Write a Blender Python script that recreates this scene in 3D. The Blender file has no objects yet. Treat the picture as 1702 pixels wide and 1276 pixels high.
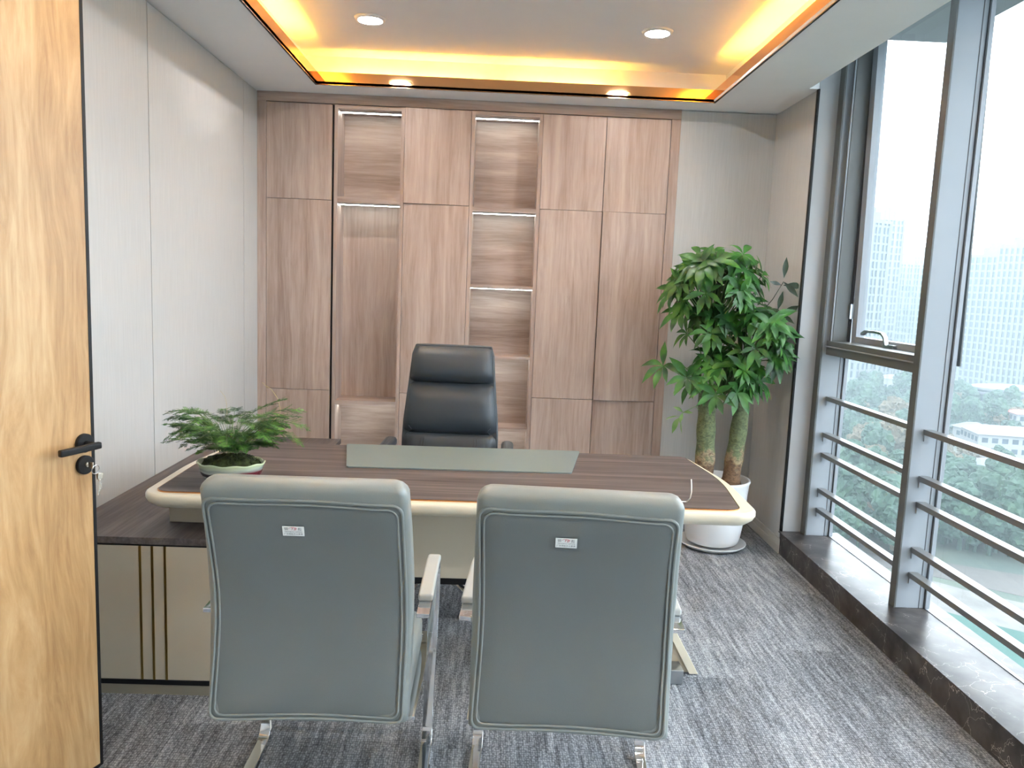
import bpy, bmesh, math, random
from mathutils import Vector, Matrix
PI = math.pi
random.seed(7)
S = bpy.context.scene
COL = S.collection

# ------------------------------------------------------------------ camera
F_PX, W_PX, H_PX = 1298.765, 1702, 1276
YAW, PITCH, ROLL = 0.0258982594, 0.125639344, 0.040036995
CAM = Vector((0, 0, 1.5))
fwd = Vector((math.sin(YAW)*math.cos(PITCH), math.cos(YAW)*math.cos(PITCH), -math.sin(PITCH)))
rt0 = Vector((math.cos(YAW), -math.sin(YAW), 0)); up0 = rt0.cross(fwd)
rt = math.cos(ROLL)*rt0 + math.sin(ROLL)*up0
up = -math.sin(ROLL)*rt0 + math.cos(ROLL)*up0
cd = bpy.data.cameras.new('camera'); cam = bpy.data.objects.new('camera', cd); COL.objects.link(cam)
cam.matrix_world = Matrix(((rt.x, up.x, -fwd.x, CAM.x), (rt.y, up.y, -fwd.y, CAM.y), (rt.z, up.z, -fwd.z, CAM.z), (0, 0, 0, 1)))
cd.sensor_width = 36; cd.lens = F_PX/W_PX*36; cd.clip_start = .02; cd.clip_end = 3000
S.camera = cam

# ------------------------------------------------------------------ world, exposure
world = bpy.data.worlds.new('world'); S.world = world; world.use_nodes = True
wn = world.node_tree.nodes; wl = world.node_tree.links; wn.clear()
wo = wn.new('ShaderNodeOutputWorld'); wb = wn.new('ShaderNodeBackground')
wtc = wn.new('ShaderNodeTexCoord'); wsx = wn.new('ShaderNodeSeparateXYZ'); wr = wn.new('ShaderNodeValToRGB')
wl.new(wtc.outputs['Generated'], wsx.inputs[0]); wl.new(wsx.outputs['Z'], wr.inputs[0])
e = wr.color_ramp.elements
e[0].position = 0.0; e[0].color = (0.70, 0.85, 1.0, 1)
e[1].position = 0.35; e[1].color = (0.86, 0.93, 1.0, 1)
wl.new(wr.outputs[0], wb.inputs[0]); wb.inputs[1].default_value = 4.1
wl.new(wb.outputs[0], wo.inputs[0])
S.view_settings.view_transform = 'Standard'; S.view_settings.look = 'None'
S.view_settings.gamma = 1; S.view_settings.use_curve_mapping = False
S.view_settings.exposure = 1.2
S.cycles.use_denoising = True
S.cycles.max_bounces = 12; S.cycles.diffuse_bounces = 6; S.cycles.glossy_bounces = 5
S.cycles.transparent_max_bounces = 16; S.cycles.volume_bounces = 1
S.cycles.sample_clamp_indirect = 8

# ------------------------------------------------------------------ material helpers
def nmat(name):
    m = bpy.data.materials.new(name); m.use_nodes = True
    nt = m.node_tree; b = nt.nodes['Principled BSDF']
    return m, nt, b
def setp(b, **k):
    for a, v in k.items(): b.inputs[a.replace('_', ' ')].default_value = v
def plain(name, col, rough=.5, metal=0, bump=0, bscale=200, var=.04, vscale=6, coat=0, spec=.5):
    m, nt, b = nmat(name); N = nt.nodes; L = nt.links
    tc = N.new('ShaderNodeTexCoord'); no = N.new('ShaderNodeTexNoise'); no.inputs['Scale'].default_value = vscale
    no.inputs['Detail'].default_value = 4
    L.new(tc.outputs['Object'], no.inputs['Vector'])
    r = N.new('ShaderNodeValToRGB')
    r.color_ramp.elements[0].color = (*[c*(1-var) for c in col], 1); r.color_ramp.elements[0].position = .3
    r.color_ramp.elements[1].color = (*[min(1, c*(1+var)) for c in col], 1); r.color_ramp.elements[1].position = .7
    L.new(no.outputs['Fac'], r.inputs[0]); L.new(r.outputs[0], b.inputs['Base Color'])
    setp(b, Roughness=rough, Metallic=metal); b.inputs['Coat Weight'].default_value = coat
    b.inputs['Specular IOR Level'].default_value = spec
    if bump:
        n2 = N.new('ShaderNodeTexNoise'); n2.inputs['Scale'].default_value = bscale; n2.inputs['Detail'].default_value = 3
        L.new(tc.outputs['Object'], n2.inputs['Vector'])
        bp = N.new('ShaderNodeBump'); bp.inputs['Strength'].default_value = bump; bp.inputs['Distance'].default_value = .002
        L.new(n2.outputs['Fac'], bp.inputs['Height']); L.new(bp.outputs[0], b.inputs['Normal'])
    return m
def wood(name, dark, mid, light, axis='z', rough=.45, fine=70, broad=7, stretch=.05, contrast=1.0, figure=.5, spec=.5):
    """streaked grain running along the given axis"""
    m, nt, b = nmat(name); N = nt.nodes; L = nt.links
    tc = N.new('ShaderNodeTexCoord'); oi = N.new('ShaderNodeObjectInfo')
    add = N.new('ShaderNodeVectorMath'); add.operation = 'ADD'
    sc = N.new('ShaderNodeVectorMath'); sc.operation = 'SCALE'; sc.inputs[0].default_value = (7.3, 5.1, 9.7)
    L.new(oi.outputs['Random'], sc.inputs['Scale'])
    L.new(tc.outputs['Object'], add.inputs[0]); L.new(sc.outputs[0], add.inputs[1])
    # slow warp bends the grain into cathedral figure
    mp0 = N.new('ShaderNodeMapping'); s0 = {'x': (.7, 3, 3), 'y': (3, .7, 3), 'z': (3, 3, .7)}[axis]
    mp0.inputs['Scale'].default_value = s0; L.new(add.outputs[0], mp0.inputs[0])
    warp = N.new('ShaderNodeTexNoise'); warp.inputs['Scale'].default_value = 1.4; warp.inputs['Detail'].default_value = 2
    L.new(mp0.outputs[0], warp.inputs['Vector'])
    wsc = N.new('ShaderNodeVectorMath'); wsc.operation = 'SCALE'; wsc.inputs['Scale'].default_value = .12*figure
    L.new(warp.outputs['Color'], wsc.inputs[0])
    add2 = N.new('ShaderNodeVectorMath'); add2.operation = 'ADD'
    L.new(add.outputs[0], add2.inputs[0]); L.new(wsc.outputs[0], add2.inputs[1])
    mp = N.new('ShaderNodeMapping')
    st = {'x': (stretch, 1, 1), 'y': (1, stretch, 1), 'z': (1, 1, stretch)}[axis]
    mp.inputs['Scale'].default_value = st; L.new(add2.outputs[0], mp.inputs[0])
    n1 = N.new('ShaderNodeTexNoise'); n1.inputs['Scale'].default_value = fine; n1.inputs['Detail'].default_value = 6; n1.inputs['Roughness'].default_value = .65
    n2 = N.new('ShaderNodeTexNoise'); n2.inputs['Scale'].default_value = broad; n2.inputs['Detail'].default_value = 5
    n2.inputs['Distortion'].default_value = .6
    L.new(mp.outputs[0], n1.inputs['Vector']); L.new(mp.outputs[0], n2.inputs['Vector'])
    mx = N.new('ShaderNodeMath'); mx.operation = 'MULTIPLY_ADD'; mx.inputs[1].default_value = .45
    mh = N.new('ShaderNodeMath'); mh.operation = 'MULTIPLY'; mh.inputs[1].default_value = .55
    L.new(n2.outputs['Fac'], mh.inputs[0]); L.new(n1.outputs['Fac'], mx.inputs[0]); L.new(mh.outputs[0], mx.inputs[2])
    r = N.new('ShaderNodeValToRGB'); el = r.color_ramp.elements
    h = .17/contrast
    el[0].position = .5-h; el[0].color = (*dark, 1); el[1].position = .5+h; el[1].color = (*light, 1)
    q = el.new(.5); q.color = (*mid, 1)
    L.new(mx.outputs[0], r.inputs[0]); L.new(r.outputs[0], b.inputs['Base Color'])
    setp(b, Roughness=rough); b.inputs['Specular IOR Level'].default_value = spec
    bp = N.new('ShaderNodeBump'); bp.inputs['Strength'].default_value = .12; bp.inputs['Distance'].default_value = .001
    L.new(n1.outputs['Fac'], bp.inputs['Height']); L.new(bp.outputs[0], b.inputs['Normal'])
    return m
def lamp_mat(name, col, strength):
    m = bpy.data.materials.new(name); m.use_nodes = True; nt = m.node_tree; nt.nodes.clear()
    o = nt.nodes.new('ShaderNodeOutputMaterial'); em = nt.nodes.new('ShaderNodeEmission')
    em.inputs[0].default_value = (*col, 1); em.inputs[1].default_value = strength
    nt.links.new(em.outputs[0], o.inputs[0]); return m
def glass_mat(name, tint=(.955, .975, .975)):
    m = bpy.data.materials.new(name); m.use_nodes = True; nt = m.node_tree; nt.nodes.clear(); N = nt.nodes
    o = N.new('ShaderNodeOutputMaterial'); t = N.new('ShaderNodeBsdfTransparent'); g = N.new('ShaderNodeBsdfGlossy')
    g.inputs['Roughness'].default_value = .02; t.inputs[0].default_value = (*tint, 1)
    fr = N.new('ShaderNodeFresnel'); fr.inputs[0].default_value = 1.35; mx = N.new('ShaderNodeMixShader')
    ge = N.new('ShaderNodeNewGeometry'); iv = N.new('ShaderNodeMath'); iv.operation = 'SUBTRACT'; iv.inputs[0].default_value = 1
    nt.links.new(ge.outputs['Backfacing'], iv.inputs[1]); mu = N.new('ShaderNodeMath'); mu.operation = 'MULTIPLY'
    nt.links.new(fr.outputs[0], mu.inputs[0]); nt.links.new(iv.outputs[0], mu.inputs[1])
    nt.links.new(mu.outputs[0], mx.inputs[0]); nt.links.new(t.outputs[0], mx.inputs[1]); nt.links.new(g.outputs[0], mx.inputs[2])
    nt.links.new(mx.outputs[0], o.inputs[0]); return m

def carpet_mat():
    m, nt, b = nmat('carpet'); N = nt.nodes; L = nt.links
    def nd(t, **k):
        n = N.new(t)
        for a, v in k.items(): n.inputs[a].default_value = v
        return n
    tc = N.new('ShaderNodeTexCoord')
    # carpet tile index -> random offset and tone for each tile
    dv = N.new('ShaderNodeVectorMath'); dv.operation = 'MULTIPLY'; dv.inputs[1].default_value = (4, 1, 0)
    L.new(tc.outputs['Object'], dv.inputs[0])
    # stagger columns
    sp = N.new('ShaderNodeSeparateXYZ'); L.new(dv.outputs[0], sp.inputs[0])
    fx = N.new('ShaderNodeMath'); fx.operation = 'FLOOR'; L.new(sp.outputs['X'], fx.inputs[0])
    sg = N.new('ShaderNodeMath'); sg.operation = 'MULTIPLY_ADD'; sg.inputs[1].default_value = .37
    L.new(fx.outputs[0], sg.inputs[0]); L.new(sp.outputs['Y'], sg.inputs[2])
    fy = N.new('ShaderNodeMath'); fy.operation = 'FLOOR'; L.new(sg.outputs[0], fy.inputs[0])
    cb = N.new('ShaderNodeCombineXYZ'); L.new(fx.outputs[0], cb.inputs[0]); L.new(fy.outputs[0], cb.inputs[1])
    wnz = N.new('ShaderNodeTexWhiteNoise'); L.new(cb.outputs[0], wnz.inputs['Vector'])
    off = N.new('ShaderNodeVectorMath'); off.operation = 'SCALE'; off.inputs['Scale'].default_value = 20
    L.new(wnz.outputs['Color'], off.inputs[0])
    ad = N.new('ShaderNodeVectorMath'); ad.operation = 'ADD'; L.new(tc.outputs['Object'], ad.inputs[0]); L.new(off.outputs[0], ad.inputs[1])
    mp = N.new('ShaderNodeMapping'); mp.inputs['Scale'].default_value = (1, .07, 1); L.new(ad.outputs[0], mp.inputs[0])
    st = nd('ShaderNodeTexNoise', Scale=60, Detail=3, Roughness=.6); L.new(mp.outputs[0], st.inputs['Vector'])
    # loops in rows
    mp2 = N.new('ShaderNodeMapping'); mp2.inputs['Scale'].default_value = (1, .62, 1); L.new(tc.outputs['Object'], mp2.inputs[0])
    vo = nd('ShaderNodeTexVoronoi', Scale=135, Randomness=.5); L.new(mp2.outputs[0], vo.inputs['Vector'])
    sn = nd('ShaderNodeTexNoise', Scale=260, Detail=2); L.new(mp2.outputs[0], sn.inputs['Vector'])
    # value = streak + tile tone + loops
    a1 = N.new('ShaderNodeMath'); a1.operation = 'MULTIPLY_ADD'; a1.inputs[1].default_value = .85
    L.new(st.outputs['Fac'], a1.inputs[0])
    a2 = N.new('ShaderNodeMath'); a2.operation = 'MULTIPLY_ADD'; a2.inputs[1].default_value = .14; a2.inputs[2].default_value = -.02
    L.new(wnz.outputs['Value'], a2.inputs[0]); L.new(a2.outputs[0], a1.inputs[2])
    a3 = N.new('ShaderNodeMath'); a3.operation = 'MULTIPLY_ADD'; a3.inputs[1].default_value = -.60
    L.new(vo.outputs['Distance'], a3.inputs[0]); L.new(a1.outputs[0], a3.inputs[2])
    a4 = N.new('ShaderNodeMath'); a4.operation = 'MULTIPLY_ADD'; a4.inputs[1].default_value = .5
    L.new(sn.outputs['Fac'], a4.inputs[0]); L.new(a3.outputs[0], a4.inputs[2])
    r = N.new('ShaderNodeValToRGB'); el = r.color_ramp.elements
    el[0].position = .12; el[0].color = (.060, .065, .072, 1); el[1].position = .78; el[1].color = (.44, .46, .49, 1)
    q = el.new(.40); q.color = (.175, .185, .205, 1)
    L.new(a4.outputs[0], r.inputs[0]); L.new(r.outputs[0], b.inputs['Base Color'])
    setp(b, Roughness=.95); b.inputs['Specular IOR Level'].default_value = .1
    bp = N.new('ShaderNodeBump'); bp.inputs['Strength'].default_value = .5; bp.inputs['Distance'].default_value = .003; bp.invert = True
    L.new(vo.outputs['Distance'], bp.inputs['Height']); L.new(bp.outputs[0], b.inputs['Normal'])
    return m

def marble_mat():
    m, nt, b = nmat('dark_marble'); N = nt.nodes; L = nt.links
    tc = N.new('ShaderNodeTexCoord')
    no = N.new('ShaderNodeTexNoise'); no.inputs['Scale'].default_value = 5; no.inputs['Detail'].default_value = 5
    L.new(tc.outputs['Object'], no.inputs['Vector'])
    sc = N.new('ShaderNodeVectorMath'); sc.operation = 'SCALE'; sc.inputs['Scale'].default_value = .35; L.new(no.outputs['Color'], sc.inputs[0])
    ad = N.new('ShaderNodeVectorMath'); ad.operation = 'ADD'; L.new(tc.outputs['Object'], ad.inputs[0]); L.new(sc.outputs[0], ad.inputs[1])
    vo = N.new('ShaderNodeTexVoronoi'); vo.feature = 'DISTANCE_TO_EDGE'; vo.inputs['Scale'].default_value = 8
    L.new(ad.outputs[0], vo.inputs['Vector'])
    r = N.new('ShaderNodeValToRGB'); el = r.color_ramp.elements
    el[0].position = .0; el[0].color = (1, 1, 1, 1); el[1].position = .008; el[1].color = (0, 0, 0, 1)
    L.new(vo.outputs['Distance'], r.inputs[0])
    # veins fade in and out
    n3 = N.new('ShaderNodeTexNoise'); n3.inputs['Scale'].default_value = 9; L.new(tc.outputs['Object'], n3.inputs['Vector'])
    r3 = N.new('ShaderNodeValToRGB'); r3.color_ramp.elements[0].position = .42; r3.color_ramp.elements[1].position = .56
    L.new(n3.outputs['Fac'], r3.inputs[0])
    mu = N.new('ShaderNodeMath'); mu.operation = 'MULTIPLY'; L.new(r.outputs[0], mu.inputs[0]); L.new(r3.outputs[0], mu.inputs[1])
    n2 = N.new('ShaderNodeTexNoise'); n2.inputs['Scale'].default_value = 9; n2.inputs['Detail'].default_value = 4; L.new(tc.outputs['Object'], n2.inputs['Vector'])
    r2 = N.new('ShaderNodeValToRGB'); r2.color_ramp.elements[0].color = (.026, .023, .023, 1); r2.color_ramp.elements[0].position = .35
    r2.color_ramp.elements[1].color = (.095, .085, .082, 1); r2.color_ramp.elements[1].position = .7
    L.new(n2.outputs['Fac'], r2.inputs[0])
    mx = N.new('ShaderNodeMix'); mx.data_type = 'RGBA'; L.new(mu.outputs[0], mx.inputs[0]); L.new(r2.outputs[0], mx.inputs[6]); mx.inputs[7].default_value = (.62, .56, .53, 1)
    L.new(mx.outputs[2], b.inputs['Base Color']); setp(b, Roughness=.3); b.inputs['Specular IOR Level'].default_value = .28
    return m

def wallpanel_mat(name, col, amt=.05):
    m, nt, b = nmat(name); N = nt.nodes; L = nt.links
    tc = N.new('ShaderNodeTexCoord'); mp = N.new('ShaderNodeMapping'); mp.inputs['Scale'].default_value = (1, 1, .04)
    L.new(tc.outputs['Object'], mp.inputs[0])
    no = N.new('ShaderNodeTexNoise'); no.inputs['Scale'].default_value = 130; no.inputs['Detail'].default_value = 4
    L.new(mp.outputs[0], no.inputs['Vector'])
    r = N.new('ShaderNodeValToRGB'); r.color_ramp.elements[0].position = .3; r.color_ramp.elements[1].position = .7
    r.color_ramp.elements[0].color = (*[c*(1-amt) for c in col], 1); r.color_ramp.elements[1].color = (*[min(1, c*(1+amt)) for c in col], 1)
    L.new(no.outputs['Fac'], r.inputs[0]); L.new(r.outputs[0], b.inputs['Base Color'])
    setp(b, Roughness=.55); b.inputs['Specular IOR Level'].default_value = .35
    bp = N.new('ShaderNodeBump'); bp.inputs['Strength'].default_value = .15; bp.inputs['Distance'].default_value = .001
    L.new(no.outputs['Fac'], bp.inputs['Height']); L.new(bp.outputs[0], b.inputs['Normal'])
    return m

M = {}
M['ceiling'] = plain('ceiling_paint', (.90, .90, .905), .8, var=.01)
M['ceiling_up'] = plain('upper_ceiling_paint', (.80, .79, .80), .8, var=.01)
M['panel'] = wallpanel_mat('pale_wall_panel', (.475, .473, .462))
M['groove'] = plain('dark_groove', (.05, .045, .042), .7)
M['paint'] = plain('white_paint', (.40, .405, .41), .7, var=.02)
M['black'] = plain('black_strip', (.008, .008, .009), .45, spec=.25)
M['base'] = plain('baseboard_paint', (.50, .49, .46), .45, var=.02)
M['carpet'] = carpet_mat()
M['marble'] = marble_mat()
WD, WM_, WL = (.275, .190, .155), (.385, .288, .243), (.47, .372, .322)
M['cab_v'] = wood('walnut_vertical', WD, WM_, WL, 'z', fine=80, broad=13, contrast=1.1, figure=.7)
M['cab_h'] = wood('walnut_horizontal', (.24, .168, .138), (.36, .272, .232), (.47, .372, .325), 'x', fine=80, broad=11, contrast=1.15, figure=.7)
M['oak'] = wood('pale_oak', (.31, .17, .068), (.43, .265, .118), (.53, .365, .19), 'z', fine=60, broad=6, stretch=.08, rough=.4, figure=2.0, contrast=1.25)
M['desk_wood'] = wood('dark_ash', (.040, .031, .030), (.090, .072, .069), (.165, .137, .132), 'x', fine=75, broad=16, stretch=.04, rough=.5, spec=.18, figure=.12, contrast=1.0)
M['side_wood'] = wood('dark_ash_lengthwise', (.050, .042, .041), (.095, .08, .078), (.16, .138, .134), 'y', fine=75, broad=16, stretch=.04, rough=.5, spec=.18, figure=.12)
M['cream'] = plain('cream_lacquer', (.69, .62, .48), .28, var=.01, coat=.2)
M['beige'] = plain('beige_lacquer', (.47, .41, .315), .42, var=.02)
M['beige_dark'] = plain('plinth_lacquer', (.28, .245, .185), .45, var=.02)
M['gold'] = plain('gold_strip', (.40, .27, .085), .3, 1)
M['copper'] = plain('copper_mirror', (.92, .52, .24), .06, 1, var=.01)
M['copper_edge'] = plain('copper_edge', (.62, .30, .13), .25, 1, var=.02)
M['chrome'] = plain('chrome', (.82, .84, .86), .07, 1, var=.01)
M['steel'] = plain('brushed_steel', (.50, .52, .54), .3, 1, var=.02)
M['grey_leather'] = plain('grey_leather', (.125, .142, .142), .38, bump=.18, bscale=420, var=.05, vscale=4, spec=.45)
M['grey_leather_side'] = plain('light_grey_leather', (.20, .222, .218), .40, bump=.18, bscale=420, var=.04, vscale=4, spec=.45)
M['pad'] = plain('armrest_pad', (.40, .42, .41), .45, bump=.1)
M['black_leather'] = plain('black_leather', (.030, .037, .046), .46, bump=.15, bscale=350, var=.06, vscale=3, spec=.5)
M['black_plastic'] = plain('black_plastic', (.02, .02, .022), .45)
M['matt_black'] = plain('matt_black_metal', (.007, .007, .008), .5, 0, spec=.25)
M['brass'] = plain('nickel_key', (.66, .60, .52), .25, 1)
M['blotter'] = plain('frosted_glass_pad', (.15, .185, .185), .5, var=.02, spec=.3)
M['alu'] = plain('powder_coated_frame', (.235, .255, .28), .42, 0, var=.02, spec=.5)
M['alu_dark'] = plain('grey_frame', (.085, .09, .088), .45, 0, var=.02)
M['rail'] = plain('satin_rail', (.19, .195, .195), .3, .5, var=.02)
M['gasket'] = plain('rubber_gasket', (.03, .03, .035), .6)
M['glass'] = glass_mat('window_glass')
M['white_pot'] = plain('white_ceramic', (.72, .73, .74), .3, var=.01, coat=.2)
M['soil'] = plain('dark_soil', (.045, .033, .024), .9, bump=.8, bscale=90, var=.4, vscale=60)
M['label'] = plain('silver_label', (.74, .78, .77), .35, var=.02)
M['ink'] = plain('grey_ink', (.16, .17, .18), .6)
M['red'] = plain('red_ink', (.45, .02, .06), .5)
M['lamp'] = lamp_mat('downlight_glow', (1, .975, .96), 430)
M['led'] = lamp_mat('white_led', (.93, 1, .96), 20)
M['amber'] = lamp_mat('amber_led', (1, .56, .06), 80)
M['cable'] = plain('white_cable', (.75, .74, .70), .5)

# ------------------------------------------------------------------ mesh helpers
def box(bm, x0, x1, y0, y1, z0, z1, mat=None):
    r = bmesh.ops.create_cube(bm, size=1)
    T = Matrix.Translation(((x0+x1)/2, (y0+y1)/2, (z0+z1)/2)) @ Matrix.Diagonal((abs(x1-x0), abs(y1-y0), abs(z1-z0), 1))
    if mat: T = mat @ T
    bmesh.ops.transform(bm, matrix=T, verts=r['verts'])
    return r['verts']
def cyl(bm, p0, p1, r0, r1=None, n=24, caps=True):
    p0, p1 = Vector(p0), Vector(p1); r1 = r0 if r1 is None else r1
    d = p1-p0; q = d.to_track_quat('Z', 'Y').to_matrix().to_4x4()
    r = bmesh.ops.create_cone(bm, cap_ends=caps, segments=n, radius1=r0, radius2=r1, depth=d.length)
    bmesh.ops.transform(bm, matrix=Matrix.Translation((p0+p1)/2) @ q, verts=r['verts'])
def tube(bm, pts, r, n=8, closed=False, caps=True):
    pts = [Vector(p) for p in pts]; m = len(pts); rings = []
    rr = r if isinstance(r, (list, tuple)) else [r]*m
    prev = None
    for i, p in enumerate(pts):
        a = pts[(i-1) % m] if (closed or i > 0) else p; c = pts[(i+1) % m] if (closed or i < m-1) else p
        t = (c-a).normalized()
        if prev is None: u = t.orthogonal().normalized()
        else: u = (prev - t*prev.dot(t)).normalized()
        prev = u; v = t.cross(u)
        rings.append([bm.verts.new(p + rr[i]*(math.cos(k*2*PI/n)*u + math.sin(k*2*PI/n)*v)) for k in range(n)])
    for i in range(m if closed else m-1):
        A, B = rings[i], rings[(i+1) % m]
        for k in range(n): bm.faces.new((A[k], A[(k+1) % n], B[(k+1) % n], B[k]))
    if caps and not closed:
        bm.faces.new(rings[0][::-1]); bm.faces.new(rings[-1])
def flatbar(bm, pts, w, t, side=Vector((1, 0, 0))):
    """rectangular bar swept along pts, width w along 'side', thickness t"""
    pts = [Vector(p) for p in pts]; rings = []
    for i, p in enumerate(pts):
        a = pts[max(0, i-1)]; c = pts[min(len(pts)-1, i+1)]
        tg = (c-a).normalized(); n = side.cross(tg).normalized()
        rings.append([bm.verts.new(p + side*sx*w/2 + n*sn*t/2) for sx, sn in ((-1, -1), (1, -1), (1, 1), (-1, 1))])
    for i in range(len(pts)-1):
        for k in range(4): bm.faces.new((rings[i][k], rings[i][(k+1) % 4], rings[i+1][(k+1) % 4], rings[i+1][k]))
    bm.faces.new(rings[0][::-1]); bm.faces.new(rings[-1])
def lathe(bm, prof, n=40, c=(0, 0), sx=1, sy=1, wob=None):
    rings = []
    for (r, z) in prof:
        rings.append([bm.verts.new((c[0]+r*sx*math.cos(k*2*PI/n), c[1]+r*sy*math.sin(k*2*PI/n), z + (wob(k*2*PI/n, r, z) if wob else 0))) for k in range(n)])
    for i in range(len(rings)-1):
        for k in range(n): bm.faces.new((rings[i][k], rings[i][(k+1) % n], rings[i+1][(k+1) % n], rings[i+1][k]))
    if prof[0][0] > 0: bm.faces.new(rings[0][::-1])
    if prof[-1][0] > 0: bm.faces.new(rings[-1])
def fillet(corners, n=8):
    """corners: (x, y, r) counter-clockwise -> rounded outline"""
    out = []; m = len(corners)
    for i in range(m):
        p = Vector(corners[i][:2]); a = Vector(corners[i-1][:2]); b = Vector(corners[(i+1) % m][:2]); r = corners[i][2]
        u = (a-p).normalized(); v = (b-p).normalized(); ang = u.angle(v)
        t = min(r/math.tan(ang/2), (a-p).length*.48, (b-p).length*.48); r = t*math.tan(ang/2)
        c = p + (u+v).normalized()*(r/math.sin(ang/2))
        s = p+u*t-c; e_ = p+v*t-c
        a0 = math.atan2(s.y, s.x); a1 = math.atan2(e_.y, e_.x); da = (a1-a0+PI) % (2*PI)-PI
        for k in range(n+1):
            g = a0+da*k/n; out.append((c.x+r*math.cos(g), c.y+r*math.sin(g)))
    return out
def inset(pts, d):
    m = len(pts); out = []
    for i in range(m):
        a = Vector(pts[i-1]); b = Vector(pts[(i+1) % m]); t = (b-a).normalized()
        out.append((pts[i][0]-t.y*d, pts[i][1]+t.x*d))
    return out
def loft(bm, rings, cap=True):
    vs = [[bm.verts.new(p) for p in r] for r in rings]; n = len(vs[0])
    for i in range(len(vs)-1):
        for k in range(n): bm.faces.new((vs[i][k], vs[i][(k+1) % n], vs[i+1][(k+1) % n], vs[i+1][k]))
    if cap: bm.faces.new(vs[0][::-1]); bm.faces.new(vs[-1])
def obj(name, bm, mat, parent=None, bevel=0, smooth=False, sub=0, seg=2, loc=None, mats=None):
    if not isinstance(bm, bpy.types.Mesh):
        bmesh.ops.recalc_face_normals(bm, faces=bm.faces[:])
        me = bpy.data.meshes.new(name); bm.to_mesh(me); bm.free()
    else: me = bm
    for mm in ([mat] if mats is None else mats): me.materials.append(mm)
    o = bpy.data.objects.new(name, me); COL.objects.link(o)
    if smooth:
        for p in me.polygons: p.use_smooth = True
    if parent: o.parent = parent
    if loc: o.location = loc
    if bevel:
        b = o.modifiers.new('bevel', 'BEVEL'); b.width = bevel; b.segments = seg; b.limit_method = 'ANGLE'; b.angle_limit = .6
        for p in me.polygons: p.use_smooth = True
        wn_ = o.modifiers.new('wn', 'WEIGHTED_NORMAL')
    if sub:
        s = o.modifiers.new('sub', 'SUBSURF'); s.levels = sub; s.render_levels = sub
    return o
def tag(o, label=None, cat=None, group=None, kind=None):
    if label: o['label'] = label
    if cat: o['category'] = cat
    if group: o['group'] = group
    if kind: o['kind'] = kind
    return o
def thing(name, label, cat, loc=(0, 0, 0), rotz=0, group=None):
    o = bpy.data.objects.new(name, None); COL.objects.link(o); o.location = loc; o.rotation_euler = (0, 0, rotz)
    o.empty_display_size = .1
    return tag(o, label, cat, group)
def B(*a, mat=None):
    bm = bmesh.new()
    for q in a: box(bm, *q, mat)
    return bm
def bx(name, q, mat, parent=None, bevel=0, kind=None):
    qs = q if isinstance(q, list) else [q]
    o = obj(name, B(*qs), M[mat] if isinstance(mat, str) else mat, parent, bevel)
    if kind: o['kind'] = kind
    return o
def copy_tree(o, parent=None):
    c = o.copy(); COL.objects.link(c)
    if parent: c.parent = parent; c.matrix_parent_inverse = o.matrix_parent_inverse.copy()
    for ch in o.children: copy_tree(ch, c)
    return c

# ------------------------------------------------------------------ room shell
XL, XR, YB, YF, ZC = -1.515, 1.732, 5.045, -1.3, 2.63
XG = 2.0
bx('floor', (XL-.1, 2.05, YF-.1, YB+.4, -.06, 0), 'carpet', kind='structure')
# left wall: dark backing with pale panels and thin joints
wlft = bx('wall_left', (XL-.12, XL-.012, YF, YB+.35, 0, 3.0), 'groove', kind='structure')
for a, b_ in ((YF, -.321), (-.315, .957), (.963, 2.231), (2.237, 3.503), (3.509, 4.778), (4.784, YB+.02)):
    bx('wall_panel', (XL-.0118, XL, a, b_, 0, ZC-.004), 'panel', wlft)
wbk = bx('wall_back', (XL-.1, 2.4, YB+.30, YB+.40, 0, 3.0), 'paint', kind='structure')
bx('wall_panel', (1.1265, XR+.02, YB, YB+.298, 0, ZC-.004), 'panel', wbk)
bx('baseboard_back', (1.13, XR-.013, YB-.012, YB, 0, .085), 'base', kind='structure', bevel=.002)
# short right wall (column) beside the windows
wr_ = bx('wall_right', (XR, 2.0, 4.402, YB+.298, 0, 3.0), 'paint', kind='structure')
bx('wall_panel', (XR-.006, XR, 4.424, YB-.003, 0, ZC-.003), 'panel', wr_)
bx('trim_1', (XR-.010, XR, 4.396, 4.422, .132, ZC-.002), 'black', kind='structure')
bb = B((XR-.014, XR-.006, 4.395, YB, 0, .085), (XR-.018, XR-.006, 4.395, YB, 0, .05))
tag(obj('baseboard_right', bb, M['base'], bevel=.002), kind='structure')
bx('wall_front', (XL-.1, 2.4, YF-.1, YF, 0, 3.0), 'paint', kind='structure')
# ceiling: dropped ring round a raised tray, curtain pocket along the windows
RX0, RX1, RY0, RY1, ZU, CV = -1.095, 1.262, -.75, 4.81, 2.81, .085
XP = 1.676
c = B((XL-.1, RX0-CV, YF, YB+.3, ZC, 3.0), (RX1+CV, XP, YF, YB+.3, ZC, 3.0), (XP, XR+.26, 4.410, YB+.3, ZC, 2.99),
      (RX0-CV, RX1+CV, RY1+CV, YB+.3, ZC, 3.0), (RX0-CV, RX1+CV, YF, RY0-CV, ZC, 3.0),
      (RX0-CV, RX0, RY0-CV, RY1+CV, ZC, ZC+.015), (RX1, RX1+CV, RY0-CV, RY1+CV, ZC, ZC+.015),
      (RX0, RX1, RY1, RY1+CV, ZC, ZC+.015), (RX0, RX1, RY0-CV, RY0, ZC, ZC+.015))
ceil = tag(obj('ceiling', c, M['ceiling']), kind='structure')
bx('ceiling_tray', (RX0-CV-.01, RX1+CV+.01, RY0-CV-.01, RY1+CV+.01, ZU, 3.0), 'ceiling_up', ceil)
bx('ceiling_pocket', (XP, 2.4, YF, 4.42, 2.93, 3.05), 'ceiling', ceil)
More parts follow.
